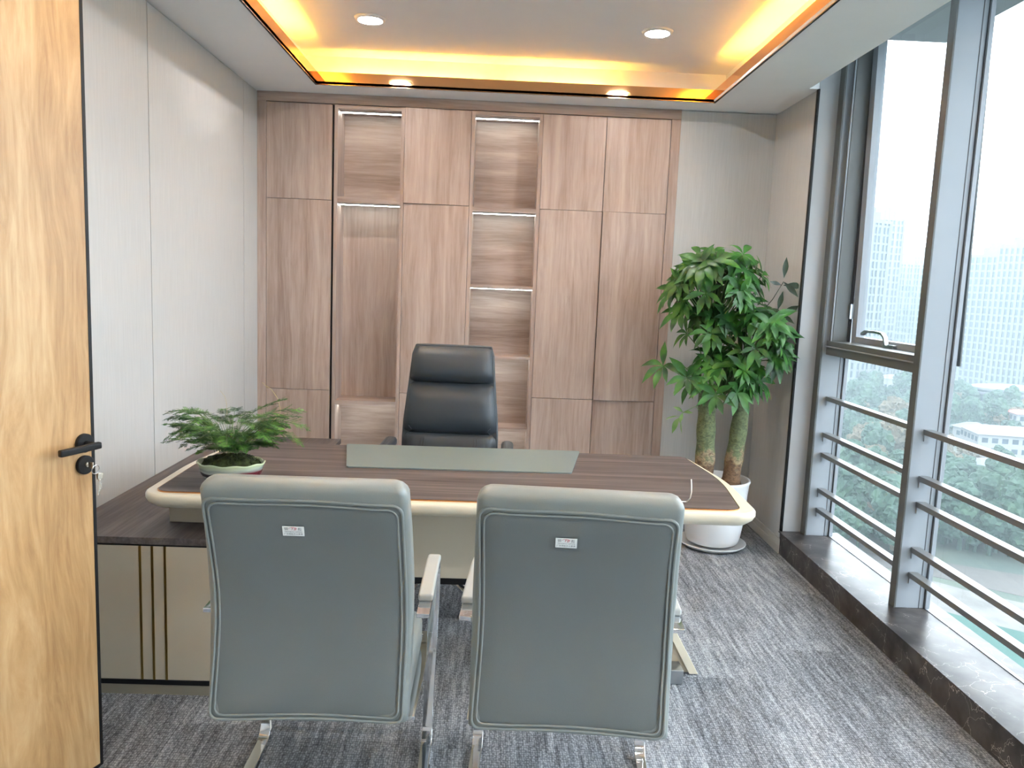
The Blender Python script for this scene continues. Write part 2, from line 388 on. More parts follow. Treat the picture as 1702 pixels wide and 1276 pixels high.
t = .008
lip = B((RX0-t, RX0, RY0, RY1+t, ZC-.003, ZC+.070), (RX1, RX1+t, RY0, RY1+t, ZC-.003, ZC+.070),
        (RX0, RX1, RY1, RY1+t, ZC-.003, ZC+.070), (RX0, RX1, RY0-t, RY0, ZC-.003, ZC+.070))
tr2 = tag(obj('trim_2', lip, M['copper']), kind='structure')
e2 = .004
ed = B((RX0-.009, RX0, RY0, RY1+.004, ZC-.006, ZC-.003), (RX1, RX1+.009, RY0, RY1+.004, ZC-.006, ZC-.003),
       (RX0, RX1, RY1, RY1+.001, ZC-.005, ZC-.003))
obj('trim_edge', ed, M['black'], tr2)
# amber strips lying in the cove
def strip(lbl, q):
    o = bx('light_strip', q, 'amber'); tag(o, lbl, 'light', 'amber strips in the ceiling cove'); return o
zs = ZC+.018
strip('amber light strip hidden in the left side of the ceiling cove', (RX0-.052, RX0-.040, RY0, 4.42, zs, zs+.006))
strip('amber light strip hidden in the window side of the ceiling cove', (RX1+.040, RX1+.052, RY0, 4.42, zs, zs+.006))
strip('amber light strip hidden in the far side of the ceiling cove over the cupboards', (.02, .62, RY1+.040, RY1+.052, zs, zs+.006))
o_ = strip('amber light strip hidden in the far left of the ceiling cove', (RX0+.12, -.10, RY1+.040, RY1+.052, zs, zs+.003))

def downlight(x, y, label, group=None):
    th = thing('downlight', label, 'ceiling light', (x, y, ZU), 0, group)
    bm = bmesh.new(); lathe(bm, [(.060, -.001), (.060, -.012), (.064, -.014), (.076, -.007), (.080, 0)], 40)
    obj('trim_ring', bm, M['white_pot'], th, smooth=True)
    bm = bmesh.new(); lathe(bm, [(.0, -.0105), (.060, -.0105)], 40); obj('diffuser', bm, M['lamp'], th)
    return th
downlight(-.683, 4.17, 'round white ceiling downlight on the left, lit')
downlight(.777, 4.16, 'round white ceiling downlight on the right, nearer the windows')
for x, y in ((-.68, 2.15), (.78, 2.15), (-.68, .1), (.78, .1)):
    downlight(x, y, 'round ceiling downlight in the tray nearer the viewer, outside the picture', 'downlights behind the viewer')

# ------------------------------------------------------------------ window wall
bx('trim_3', (XR-.012, 2.06, YF, 4.402, 0, .128), 'marble', kind='structure', bevel=.0)
bx('trim_4', (XR-.022, 2.06, YF, 4.402, .128, .134), 'marble', kind='structure')
bx('wall_outer', (2.005, 2.06, YF, 4.402, -.5, -.005), 'paint', kind='structure')
ZT = 2.94
def mullion(y0, y1, parent):
    bx('mullion', [(1.846, 1.999, y0, y1, .134, ZT)], 'alu', parent, bevel=.002)
    bx('mullion_face', [(1.840, 1.846, y0, y1, .134, ZT)], 'alu_dark', parent)
    g = [(1.950, 1.953, y0-.0012, y1+.0012, .134, ZT), (1.972, 1.975, y0-.0012, y1+.0012, .134, ZT)]
    bx('gasket', g, 'gasket', parent)
w1 = bpy.data.objects.new('window_1', None); COL.objects.link(w1); tag(w1, 'window bay by the far corner, tilted open above', kind='structure')
w2 = bpy.data.objects.new('window_2', None); COL.objects.link(w2); tag(w2, 'window bay nearer the viewer, fixed glass', kind='structure')
# jamb post against the column
bx('mullion', [(1.846, 1.999, 4.336, 4.400, .134, ZT)], 'alu', w1, bevel=.002)
bx('mullion_face', [(1.838, 1.846, 4.336, 4.400, .134, ZT)], 'alu_dark', w1)
bx('gasket', [(1.950, 1.953, 4.3345, 4.336, .134, ZT), (1.972, 1.975, 4.3345, 4.336, .134, ZT)], 'gasket', w1)
mullion(3.318, 3.368, w1)
# transom
bx('transom', [(1.866, 1.995, 3.368, 4.336, 1.185, 1.262)], 'alu_dark', w1, bevel=.002)
bx('transom_ridge', [(1.858, 1.866, 3.368, 4.336, 1.228, 1.234)], 'alu', w1)
bx('pane', [(1.994, 2.000, 3.368, 4.336, .134, 1.19)], 'glass', w1)
bx('glazing_bead', [(1.976, 1.994, 3.368, 3.380, .134, 1.185), (1.976, 1.994, 4.324, 4.336, .134, 1.185), (1.976, 1.994, 3.38, 4.324, .134, .137)], 'alu', w1)
# fixed sub-frame of the opening part
bx('sub_frame', [(1.880, 1.960, 4.296, 4.336, 1.262, ZT), (1.880, 1.960, 3.368, 3.400, 1.262, ZT)], 'alu_dark', w1, bevel=.002)
bx('sub_frame_lip', [(1.872, 1.880, 4.300, 4.306, 1.262, ZT)], 'alu', w1)
bx('sub_frame_seal', [(1.962, 1.975, 4.290, 4.302, 1.262, ZT)], 'gasket', w1)
# sash pivots from its top, open outwards at the bottom
sash = bpy.data.objects.new('sash', None); COL.objects.link(sash); sash.parent = w1
sash.location = (1.972, 0, 2.92); sash.rotation_euler = (0, -math.radians(.95), 0)
sy0, sy1, sz = 3.362, 4.292, -1.675
bx('sash_frame', [(-.018, .030, sy0, sy0+.055, sz, 0), (-.018, .030, sy1-.055, sy1, sz, 0), (-.018, .030, sy0+.055, sy1-.055, sz, sz+.050), (-.018, .030, sy0+.055, sy1-.055, -.05, 0)], 'alu', sash, bevel=.002)
bx('sash_flange', [(.030, .036, sy0-.022, sy1+.0, sz-.02, sz+.012), (.030, .036, sy0-.022, sy0+.02, sz, 0), (.030, .036, sy1-.02, sy1+.01, sz, 0)], 'alu_dark', sash)
bx('sash_pane', [(.008, .014, sy0+.055, sy1-.055, sz+.05, -.05)], 'glass', sash)
h = bmesh.new(); box(h, -.040, -.018, 3.79, 3.90, sz+.012, sz+.036)
flatbar(h, [(-.045, 3.845, sz+.03), (-.052, 3.850, sz+.072), (-.056, 3.872, sz+.088), (-.058, 3.93, sz+.092), (-.058, 4.04, sz+.090), (-.058, 4.08, sz+.072)], .022, .013)
obj('window_handle', h, M['steel'], sash, bevel=.002)
h = bmesh.new(); tube(h, [(1.97, 4.285, 1.42), (1.985, 4.283, 1.52), (2.00, 4.280, 1.66), (1.99, 4.284, 1.78)], .007, 6)
box(h, 1.955, 1.985, 4.275, 4.295, 1.39, 1.47)
obj('stay_arm', h, M['steel'], w1)
# second bay and those beyond the frame
yb = [3.318, 2.25, 1.20, .15, -.95]
for i in range(4):
    y1, y0 = yb[i], yb[i+1]
    bx('pane', [(1.994, 2.000, y0, y1, .134, ZT)], 'glass', w2)
    mullion(y0-.05, y0, w2) if i < 3 else mullion(YF+.02, y0, w2)
    bx('glazing_bead', [(1.976, 1.994, y1-.012, y1, .134, ZT), (1.976, 1.994, y0, y1, .134, .137)], 'alu', w2)
bx('window_head', [(1.846, 2.40, YF, 4.402, 2.90, 3.0)], 'alu', w2)
# guard rails
RZ = [.948, .741, .625, .417, .302]
NM = ['topmost', 'second', 'middle', 'fourth', 'lowest']
for bay, (ya, yc, where) in enumerate(((3.368, 4.336, 'across the far window bay'), (2.25, 3.318, 'across the near window bay, in front of the city view'))):
    for z, n_ in zip(RZ, NM):
        r_ = thing('guard_rail', '%s grey metal guard rail %s' % (n_, where), 'railing', (1.888, (ya+yc)/2, z), 0, 'guard rails across the windows')
        hl = (yc-ya)/2
        bx('bar', [(0, .042, -hl+.001, hl-.001, -.024, 0)], 'rail', r_, bevel=.0015)
        for s in (-1, 1):
            bx('bracket', [(.004, .036, s*(hl-.004)-.003, s*(hl-.004)+.003, -.052, -.0242)], 'alu', r_)

# ------------------------------------------------------------------ door on the left
dr = bpy.data.objects.new('door_1', None); COL.objects.link(dr)
dr.location = (-1.139, 2.238, 0); dr.rotation_euler = (0, 0, -math.radians(23)); tag(dr, 'oak door leaf standing open', kind='structure')
# local y: along the leaf towards its free edge, local x: out of the visible face
DW, DT, DH = .86, .045, 2.45
bx('door_leaf', [(-DT, 0, -DW, -.010, .016, DH)], 'oak', dr)
bx('door_edge', [(-DT-.001, .0012, -.010, 0, .008, DH+.004), (-DT-.001, .0012, -DW, -.010, .006, .016)], 'black', dr)
def rosette(z, rr=.027):
    bm = bmesh.new(); cyl(bm, (.0, -.036, z), (.009, -.036, z), rr, rr, 40); cyl(bm, (.009, -.036, z), (.011, -.036, z), rr, rr-.002, 40); return bm
def lever_set():
    hd = obj('door_handle', rosette(1.008), M['matt_black'], dr, smooth=False)
    bm = bmesh.new(); cyl(bm, (.010, -.036, 1.006), (.050, -.036, 1.006), .0095, .0085, 20)
    flatbar(bm, [(.052, -.024, 1.006), (.052, -.05, 1.005), (.052, -.10, 1.004), (.052, -.152, 1.003)], .016, .019)
    obj('lever', bm, M['matt_black'], hd, bevel=.004, seg=3)
lever_set()
obj('lock_rosette', rosette(.945), M['matt_black'], dr)
bm = bmesh.new(); cyl(bm, (.010, -.036, .947), (.016, -.036, .947), .0075, .007, 20)
obj('lock_cylinder', bm, M['brass'], dr)
# keys hang in the lock
Rm = Matrix.Translation((-1.139, 2.238, 0)) @ Matrix.Rotation(-math.radians(23), 4, 'Z')
kth = thing('key_ring', 'small bunch of keys hanging from the door lock', 'keys', (-1.139, 2.263, 0), -math.radians(23))
bm = bmesh.new(); cyl(bm, (.0165, -.060, .947), (.034, -.060, .947), .0025, .0025, 8); box(bm, .030, .048, -.062, -.058, .938, .956)
obj('key', bm, M['brass'], kth, bevel=.001)
bm = bmesh.new(); tube(bm, [(.046+.002*math.sin(a), -.052+.012*math.cos(a), .934+.013*math.sin(a)) for a in [k*2*PI/20 for k in range(20)]], .0011, 6, closed=True)
obj('ring', bm, M['chrome'], kth, smooth=True)
for dx, dy, ln, tw in ((0, 0, .030, .2), (.006, .004, .046, -.15)):
    bm = bmesh.new(); T = Matrix.Translation((.046+dx, -.044+dy, .922)) @ Matrix.Rotation(tw, 4, 'X')
    for v in ((-.001, .001, -.008, .008, -.018, 0), (-.001, .001, -.003, .003, -.018-ln, -.018), (-.001, .001, .002, .0055, -.016-ln*.8, -.016-ln*.6)): box(bm, *v, T)
    obj('key', bm, M['brass'], kth, bevel=.0008)

# ------------------------------------------------------------------ built-in cupboards on the back wall
ZD0, Z1, Z2, ZD3 = .03, .778, 1.985, 2.568
tag(obj('trim_5', B((XL+.001, 1.1255, YB-.001, YB+.03, ZD3+.003, ZC-.001)), M['cab_h']), kind='structure')
tag(obj('trim_6', B((XL+.001, -1.459, YB-.001, YB+.03, 0, ZD3+.002)), M['cab_v']), kind='structure')
tag(obj('trim_7', B((1.068, 1.1255, YB-.001, YB+.29, 0, ZD3+.002)), M['cab_v']), kind='structure')
def cupboard(x0, x1, label, opens={}):
    th = thing('wall_cupboard', label, 'cupboard', ((x0+x1)/2, YB, 0)); w = (x1-x0)/2
    bx('carcass', [(-w+.001, w-.001, .024, .28, .0, ZD3)], 'groove', th)
    zz = [ZD0, Z1, Z2, ZD3]
    for k in range(3):
        piv, ang, pitch = opens.get(k, (0, 0, 0))     # piv -1: hinge on the left side, +1 on the right side
        d = obj('door', B((-w*(1+piv)+.0015 if piv else -w+.0015, w*(1-piv)-.0015 if piv else w-.0015, 0, .019, zz[k]+.0015, zz[k+1]-.0015)), M['cab_v'], th)
        d.location = (piv*w, 0, 0); d.rotation_euler = (0, 0, ang)
    return th
cupboard(-1.458, -1.050, 'tall walnut cupboard column at the far left, beside the pale wall')
cupboard(-.600, -.186, 'walnut cupboard column between the two open shelf columns, upper door ajar', {2: (1, math.radians(1.9), 0)})
cupboard(.262, .660, 'walnut cupboard column to the right of the narrower open shelves')
cupboard(.661, 1.066, 'rightmost walnut cupboard column, its tall middle door ajar', {1: (1, math.radians(3.0), 0)})
tag(obj('trim_8', B((-1.0485, -1.038, YB+.02, YB+.27, 0, ZD3)), M['black']), kind='structure')
BK = YB+.215
def shelf_unit(x0, x1, label, shelves, vertical, th_w=.022):
    """shelves: list of (z of the underside, thickness, led?)"""
    th = thing('shelf_unit', label, 'shelf unit', ((x0+x1)/2, YB, 0)); w = (x1-x0)/2
    for s in (-1, 1):
        bx('side_panel', [(s*w-(th_w if s > 0 else 0), s*w+(th_w if s < 0 else 0), 0, .28, 0, ZD3)], 'cab_v', th)
    zt = ZD3; 
    tops = shelves + [(0, .03, False)]
    for i, (z, tk, led) in enumerate(tops):
        bx('shelf', [(-w+th_w, w-th_w, .002, .27, z, z+tk)], 'cab_h', th)
        if led:
            L_ = bx('light_channel', [(-w+th_w, w-th_w, .075, .105, z-.004, z)], 'steel', th)
            bx('light_strip', [(-w+th_w+.001, w-th_w-.001, .096, .105, z-.0065, z-.004)], 'led', L_)
    zz = [s[0] for s in tops]
    for i in range(len(zz)-1):
        z0, z1 = zz[i+1]+tops[i+1][1], zz[i]
        bx('back_panel', [(-w+th_w, w-th_w, .215, .225, z0, z1)], 'cab_v' if i in vertical else 'cab_h', th)
    return th
shelf_unit(-1.037, -.601, 'lit open shelf column on the left with a tall narrow compartment', [(2.545, .022, True), (1.975, .036, True), (.685, .030, True)], [1])
shelf_unit(-.185, .261, 'lit open shelf column behind the black chair, with five compartments', [(2.545, .022, True), (1.955, .030, True), (1.476, .018, True), (1.022, .018, True), (.548, .018, True)], [])

# ------------------------------------------------------------------ desk
DX, DY = -.115, 3.0
desk = thing('office_desk', 'large executive desk with dark wood top and cream rounded rim', 'desk', (DX-.008, DY, 0), 0)
def dl(p): return [(a-DX, b-DY, r) for a, b, r in p]
outl = fillet(dl([(-1.165, 2.572, .085), (.945, 2.572, .085), (.965, 3.02, 1.2), (.905, 3.452, .05), (-1.125, 3.452, .05), (-1.175, 3.02, 1.2)]), 8)
bm = bmesh.new()
rings = []
for d, z in ((.062, .6985), (.030, .706), (.008, .722), (0, .736), (0, .748), (.004, .755), (.010, .758)):
    rings.append([(x, y, z) for x, y in inset(outl, d)])
loft(bm, rings)
obj('rim', bm, M['cream'], desk, smooth=True).modifiers.new('wn', 'WEIGHTED_NORMAL')
topo = fillet(dl([(-1.125, 2.600, .05), (.885, 2.600, .05), (.935, 3.02, 1.2), (.885, 3.446, .03), (-1.10, 3.446, .03), (-1.135, 3.02, 1.2)]), 8)
bm = bmesh.new(); loft(bm, [[(x, y, .7582) for x, y in topo], [(x, y, .7622) for x, y in topo]])
obj('copper_edge', bm, M['copper_edge'], desk)
bm = bmesh.new(); ti = inset(topo, .004); loft(bm, [[(x, y, .7600) for x, y in ti], [(x, y, .7634) for x, y in ti]])
obj('desktop', bm, M['desk_wood'], desk)
bx('modesty_panel', [(-.80, .62, -.01, .010, .335, .70)], 'beige', desk, bevel=.001)
bx('panel_foot_strip', [(-.80, .62, -.012, .012, .31, .335)], 'black', desk)
# riser standing on the side cabinet
bx('riser', [(-1.165-DX, -.70-DX, 2.83-DY, 3.32-DY, .5825, .699)], 'beige', desk, bevel=.001)
# splayed pedestal at the window end
bm = bmesh.new()
def slab(y0, y1, top, bot):
    return [[(bot[0], y0, 0.004), (bot[1], y0, .004), (bot[1], y1, .004), (bot[0], y1, .004)], [(top[0], y0, .70), (top[1], y0, .70), (top[1], y1, .70), (top[0], y1, .70)]]
loft(bm, slab(-.08, .32, (.40, .575), (.62, .965)))
obj('pedestal', bm, M['beige'], desk)
bm = bmesh.new(); loft(bm, slab(-.095, -.0802, (.555, .59), (.945, .98)))
obj('pedestal_edge', bm, M['cream'], desk, bevel=.002)
bx('foot', [(.82, .90, -.175, -.096, .001, .058)], 'steel', desk, bevel=.003)
# glass pad
padp = [(-.638, 3.445), (-.560, 3.020), (.330, 3.038), (.408, 3.462)]
bm = bmesh.new(); ph = [(x, y, 0) for x, y in fillet([(a, b, .012) for a, b in padp], 4)]
loft(bm, [[(x, y, .7638) for x, y, _ in ph], [(x, y, .7692) for x, y, _ in ph]])
tag(obj('desk_pad', bm, M['blotter'], bevel=.001), 'grey green glass writing pad lying on the dark desktop', 'desk pad')
# cable end standing up from behind the right chair
bm = bmesh.new(); tube(bm, [(.700, 2.66, .770), (.704, 2.635, .790), (.703, 2.62, .815), (.700, 2.615, .842), (.698, 2.615, .862)], .0022, 6)
tube(bm, [(.700, 2.66, .770), (.66, 2.67, .767), (.60, 2.64, .767)], .0022, 6)
tag(obj('cable', bm, M['cable'], smooth=True), 'thin white cable end sticking up from the desk behind the right chair', 'cable')

# side cabinet along the left wall
sc_ = thing('side_cabinet', 'low side cabinet with dark wood top and cream panels along the left wall', 'cabinet', (-1.19, 3.55, 0))
sx0, sx1, sy0_, sy1_ = XL+1.19+.001, -.862+1.19, 2.654-3.55, 4.45-3.55
bx('cabinet_top', [(sx0, sx1+.004, sy0_-.004, sy1_+.004, .556, .581)], 'side_wood', sc_, bevel=.001)
bx('end_panel', [(sx0, sx1, sy0_, sy0_+.018, .058, .549)], 'beige', sc_)
bx('body', [(sx0, sx1-.019, sy0_+.019, sy1_, .058, .555)], 'beige', sc_)
bx('shadow_gap', [(sx0, sx1-.002, sy0_+.001, sy1_, .549, .5555)], 'black', sc_)
bx('bottom_strip', [(sx0, sx1+.002, sy0_-.003, sy1_, .040, .0575)], 'black', sc_)
bx('plinth', [(sx0, sx1-.01, sy0_+.004, sy1_-.01, 0, .040)], 'beige_dark', sc_)
for x in (-1.204, -1.162, -1.118):
    bx('gold_strip', [(x+1.19-.004, x+1.19+.004, sy0_-.002, sy0_+.001, .058, .549)], 'gold', sc_)
for k in range(4):
    a = sy0_+.02+k*.443
    d = bx('door', [(sx1-.018, sx1, a+.002, a+.441, .060, .548)], 'beige', sc_, bevel=.001)
    bx('handle', [(sx1, sx1+.01, a+.03 if k % 2 else a+.40, a+.04 if k % 2 else a+.41, .33, .50)], 'gold', d)

# ------------------------------------------------------------------ visitor chairs
def lerp(a, b, t): return a+(b-a)*t
def interp(tab, z):
    for (z0, v0), (z1, v1) in zip(tab, tab[1:]):
        if z <= z1: 
            u = max(0, (z-z0)/(z1-z0)); return lerp(v0, v1, u)
    return tab[-1][1]
REAR = [(.385, -.262), (.45, -.252), (.55, -.238), (.65, -.230), (.75, -.240), (.85, -.266), (.95, -.302), (1.00, -.322), (1.05, -.345)]
def rear_y(z):
    # smooth sample
    return (interp(REAR, z-.03)+interp(REAR, z)+interp(REAR, z+.03))/3
HW = [(.385, .250), (.6, .252), (.75, .252), (.9, .247), (1.05, .240)]
def chair_back(bm):
    zs_ = [.400+k*(1.001-.400)/26 for k in range(27)]
    rings = []
    T_ = .082
    def ring(z, shr, dy0=0, dy1=0):
        hw = interp(HW, z)-shr; y0 = rear_y(z)+dy0; y1 = rear_y(z)+T_-dy1
        rr = min(.020, (y1-y0)*.45); out = []
        cs = [(-hw+rr, y0+rr, PI, 1.5*PI), (hw-rr, y0+rr, 1.5*PI, 2*PI), (hw-rr, y1-rr, 0, .5*PI), (-hw+rr, y1-rr, .5*PI, PI)]
        for cx_, cy_, a0, a1 in cs:
            for k in range(7):
                a = lerp(a0, a1, k/6); out.append((cx_+rr*math.cos(a), cy_+rr*math.sin(a), z))
        return out
    rings.append(ring(.392, .022, .022, .022)); rings.append(ring(.394, .010, .010, .010))
    for z in zs_: rings.append(ring(z, 0 if z < .98 else .0))
    # rolled top edge
    for dz, s, d0, d1 in ((.012, .004, .006, .003), (.022, .012, .016, .010), (.028, .022, .028, .020), (.030, .034, .036, .030)):
        rings.append(ring(1.001+dz, s, d0, d1))
    loft(bm, rings)
def border_pts(off, lift):
    """rounded rectangle on the rear face of the backrest"""
    zb, zt_ = .4035+off, .982-off
    out = []
    cor = [(-1, zb, .020), (1, zb, .020), (1, zt_-.008, .026), (-1, zt_, .026)]
    poly = fillet([(s*(interp(HW, z)-.011-off), z, r) for s, z, r in cor], 6)
    m = len(poly)
    for i in range(m):
        a = Vector(poly[i]); b2 = Vector(poly[(i+1) % m]); n = max(1, int((b2-a).length/.02))
        for k in range(n):
            p = a.lerp(b2, k/n); x, z = p
            # sides follow the curved outline, edges wander a little as stitched leather does
            hwz = interp(HW, z)-.011-off; hw_lin = hwz
            x = max(-hwz, min(hwz, x)); z += .0035*math.sin(x*13+1.3) + (.004*(abs(x)/.22)**4 if z > .9 else 0)
            x += .0025*math.sin(z*11+.6)
            out.append((x, rear_y(z)-lift, z))
    return out
def make_visitor_chair():
    th = thing('visitor_chair', '', 'chair')
    bm = bmesh.new(); chair_back(bm)
    back = obj('backrest', bm, M['grey_leather_side'], th, smooth=True)
    # slightly domed rear panel inside the piping
    bm = bmesh.new(); nx, nz = 18, 26; g = {}
    for i in range(nx+1):
        for k in range(nz+1):
            u, v = i/nx*2-1, k/nz*2-1
            z = .6925+v*.285; hw = interp(HW, z)-.015
            ed_ = (1-abs(u)**8)*(1-abs(v)**10)
            x = u*hw*(1-.02*abs(v)**10)
            y = rear_y(z)+.002-.0085*ed_**.5 - .0012*math.sin(x*9+z*5)
            if abs(u) > .93 or abs(v) > .95: y -= .0006*math.sin(x*160+z*130)
            g[i, k] = bm.verts.new((x, y, z+.0035*math.sin(x*13+1.3)*abs(v)-(.006*(x/.24+1)/2*v if v > 0 else 0)))
    for i in range(nx):
        for k in range(nz): bm.faces.new((g[i, k], g[i+1, k], g[i+1, k+1], g[i, k+1]))
    obj('rear_panel', bm, M['grey_leather'], back, smooth=True)
    for off, lf, r in ((0, .0015, .0038), (.0115, .0035, .0028)):
        bm = bmesh.new(); tube(bm, border_pts(off, lf), r, 8, closed=True)
        obj('piping', bm, M['grey_leather_side'], back, smooth=True)
    # maker's label
    lx, lz = -.028, .900
    yl = rear_y(lz)-.0082; sl = math.atan2(rear_y(lz+.03)-rear_y(lz-.03), .06)
    T = Matrix.Translation((lx, yl-.001, lz)) @ Matrix.Rotation(-sl, 4, 'X')
    bm = bmesh.new(); box(bm, -.0255, .0255, -.0012, .0012, -.0135, .0135, T)
    lb = obj('maker_label', bm, M['label'], th, bevel=.0006); lb['label'] = 'small silver maker label'
    def txt(s, size, x, z, mat, shear=0, sx=1):
        cu = bpy.data.curves.new('t', 'FONT'); cu.body = s; cu.size = size; cu.align_x = 'CENTER'; cu.align_y = 'CENTER'; cu.shear = shear; cu.extrude = .00008
        to = bpy.data.objects.new('t', cu); COL.objects.link(to)
        bpy.context.view_layer.update()
        me = bpy.data.meshes.new_from_object(to.evaluated_get(bpy.context.evaluated_depsgraph_get()))
        bpy.data.objects.remove(to); bpy.data.curves.remove(cu)
        me.transform(T @ Matrix.Translation((x, -.00135, z)) @ Matrix.Rotation(PI/2, 4, 'X') @ Matrix.Diagonal((sx, 1, 1, 1)))
        obj('lettering', me, mat, lb)
    txt('钢', .0095, -.0165, .0066, M['ink']); txt('彪', .0095, .0155, .0066, M['ink'])
    txt('TB', .0105, .0, .0066, M['red'], .35, 1.1)
    txt('TENGBAO OFFICE', .0046, 0, -.0012, M['ink'], 0, 1.12)
    txt('广东钢彪办公家具', .0056, 0, -.0078, M['ink'])
    bm = bmesh.new(); tube(bm, [T @ Vector((.0105*math.cos(a)-.0005, -.0014, .0066+.0055*math.sin(a))) for a in [PI*.15+k*PI*.75/12 for k in range(13)]], .0004, 4)
    obj('emblem_arc', bm, M['red'], lb)
    # seat cushion
    bm = bmesh.new()
    so = fillet([(-.245, -.20, .03), (.245, -.20, .03), (.245, .27, .06), (-.245, .27, .06)], 6)
    loft(bm, [[(x, y, z) for x, y in inset(so, d)] for d, z in ((.02, .375), (.004, .385), (0, .40), (0, .455), (.008, .472), (.03, .482), (.08, .486))])
    obj('seat', bm, M['grey_leather_side'], th, smooth=True)
    # flat steel frame sides: arm, front leg, floor runner
    for s in (-1, 1):
        pts = [(s*.274, -.165, .640), (s*.274, -.05, .640), (s*.274, .12, .640), (s*.274, .24, .640)]
        for k in range(1, 8):
            a = k*PI/2/7; pts.append((s*.274, .24+.075*math.sin(a), .565+.075*math.cos(a)))
        for k in range(8): z = .52-k*.055; pts.append((s*lerp(.274, .264, k/7), .318, z))
        for k in range(1, 8):
            a = k*PI/2/7; pts.append((s*.263, .255+.06*math.cos(a), .068-.06*math.sin(a)))
        pts += [(s*.263, .10, .0085), (s*.263, -.10, .0085), (s*.263, -.30, .0085)]
        bm = bmesh.new(); flatbar(bm, pts, .034, .012)
        obj('frame_side', bm, M['chrome'], th, bevel=.002)
        bm = bmesh.new(); flatbar(bm, [(s*.274, -.085, .656), (s*.274, .05, .657), (s*.274, .20, .655), (s*.274, .262, .646)], .040, .020)
        obj('armrest_pad', bm, M['pad'], th, bevel=.006, seg=3)
        for yy in (.16, -.27):
            bm = bmesh.new(); box(bm, s*.263-.02, s*.263+.02, yy-.02, yy+.02, .0002, .0024)
            obj('foot_pad', bm, M['black_plastic'], th)
        bm = bmesh.new(); flatbar(bm, [(s*.256, .312, .368), (s*.254, .20, .366), (s*.250, .0, .366), (s*.246, -.18, .366)], .030, .012)
        obj('seat_bracket', bm, M['chrome'], th, bevel=.002)
    bx('crossbar', [(-.27, .27, .305, .330, .36, .372)], 'chrome', th, bevel=.002)
    bx('rear_crossbar', [(-.27, .27, -.312, -.282, .0025, .0145)], 'chrome', th, bevel=.002)
    return th
ch1 = make_visitor_chair(); ch1.location = (-.432, 2.102, 0); ch1.rotation_euler.z = .005
ch1['label'] = 'grey leather visitor chair on the left, back to the viewer, before the fern'; ch1['group'] = 'grey visitor chairs facing the desk'
ch2 = copy_tree(ch1); ch2.location = (.238, 2.075, 0); ch2.rotation_euler.z = -.07
ch2['label'] = 'grey leather visitor chair on the right, nearer the windows, turned slightly'

bm = bmesh.new(); box(bm, -.2445, -.2435, .262, .276, .004, .060, Matrix.Translation((0, .03, 0)) @ Matrix.Rotation(.12, 4, 'X'))
tg = obj('paper_tag', bm, M['cable'], ch1); tg['label'] = 'small white paper tag on the left leg'

# ------------------------------------------------------------------ black executive chair behind the desk
bc = thing('executive_chair', 'black leather high back executive chair behind the desk', 'chair', (-.205, 3.80, 0), -.03)
# local: the sitter faces -y
FR = [(.44, .03), (.55, .045), (.75, .060), (.95, .085), (1.20, .135)]     # front face of the back
BW = [(.44, .225), (.70, .237), (.80, .233), (1.0, .213), (1.20, .196)]
def cushion(bm, z0, z1, bulge, T_=.075, n=12, edge=.016):
    rings = []
    for k in range(n+1):
        v = k/n; z = lerp(z0, z1, v); e_ = (1-abs(2*v-1)**3.2)
        hw = interp(BW, z)-.004*(1-e_); yf = interp(FR, z)-bulge*e_; yb_ = interp(FR, z)+T_
        out = []
        m = 14
        for i in range(m+1):
            u = i/m*2-1; ex = (1-abs(u)**6)
            out.append((u*hw, yf+(1-ex)*.03+(1-e_)*.006, z))
        out += [(hw, yb_-.02, z), (hw-.02, yb_, z), (-hw+.02, yb_, z), (-hw, yb_-.02, z)]
        rings.append(out)
    loft(bm, rings)
for nm, z0, z1, bl in (('lower_cushion', .46, .748, .018), ('back_cushion', .750, 1.000, .040), ('headrest', 1.002, 1.178, .048)):
    bm = bmesh.new(); cushion(bm, z0, z1, bl); obj(nm, bm, M['black_leather'], bc, smooth=True, bevel=0)
for s in (-1, 1):
    bm = bmesh.new()
    for dx in (0, .012):
        tube(bm, [(s*(.128+dx), interp(FR, z)-.018*(1-abs(2*((z-.46)/.288)-1)**3.2)-.001, z) for z in [.47+.02*k for k in range(14)]], .0018, 5)
    tube(bm, [(s*.205, interp(FR, .752)-.004, .752+.0), (s*.188, interp(FR, .76)-.022, .770), (s*.205, interp(FR, .78)-.010, .786)], .002, 5)
    obj('stitching', bm, M['black_leather'], bc, smooth=True)
# leather-wrapped shell with piped edge
bm = bmesh.new(); rr_ = []
for k in range(17):
    z = lerp(.44, 1.186, k/16); hw = interp(BW, z)+.007; y0 = interp(FR, z)+.030; y1 = interp(FR, z)+.088
    if k == 16: hw -= .012
    rr_.append([(-hw, y0, z), (-hw+.004, y0-.006, z), (hw-.004, y0-.006, z), (hw, y0, z), (hw, y1-.03, z), (hw-.04, y1, z), (-hw+.04, y1, z), (-hw, y1-.03, z)])
loft(bm, rr_); obj('back_shell', bm, M['black_leather'], bc, smooth=True, bevel=.004)
bm = bmesh.new(); so = fillet([(-.25, -.42, .09), (.25, -.42, .09), (.24, .06, .04), (-.24, .06, .04)], 6)
loft(bm, [[(x, y, z) for x, y in inset(so, d)] for d, z in ((.02, .40), (.0, .42), (0, .475), (.012, .495), (.05, .507), (.12, .512))])
obj('seat', bm, M['black_leather'], bc, smooth=True)
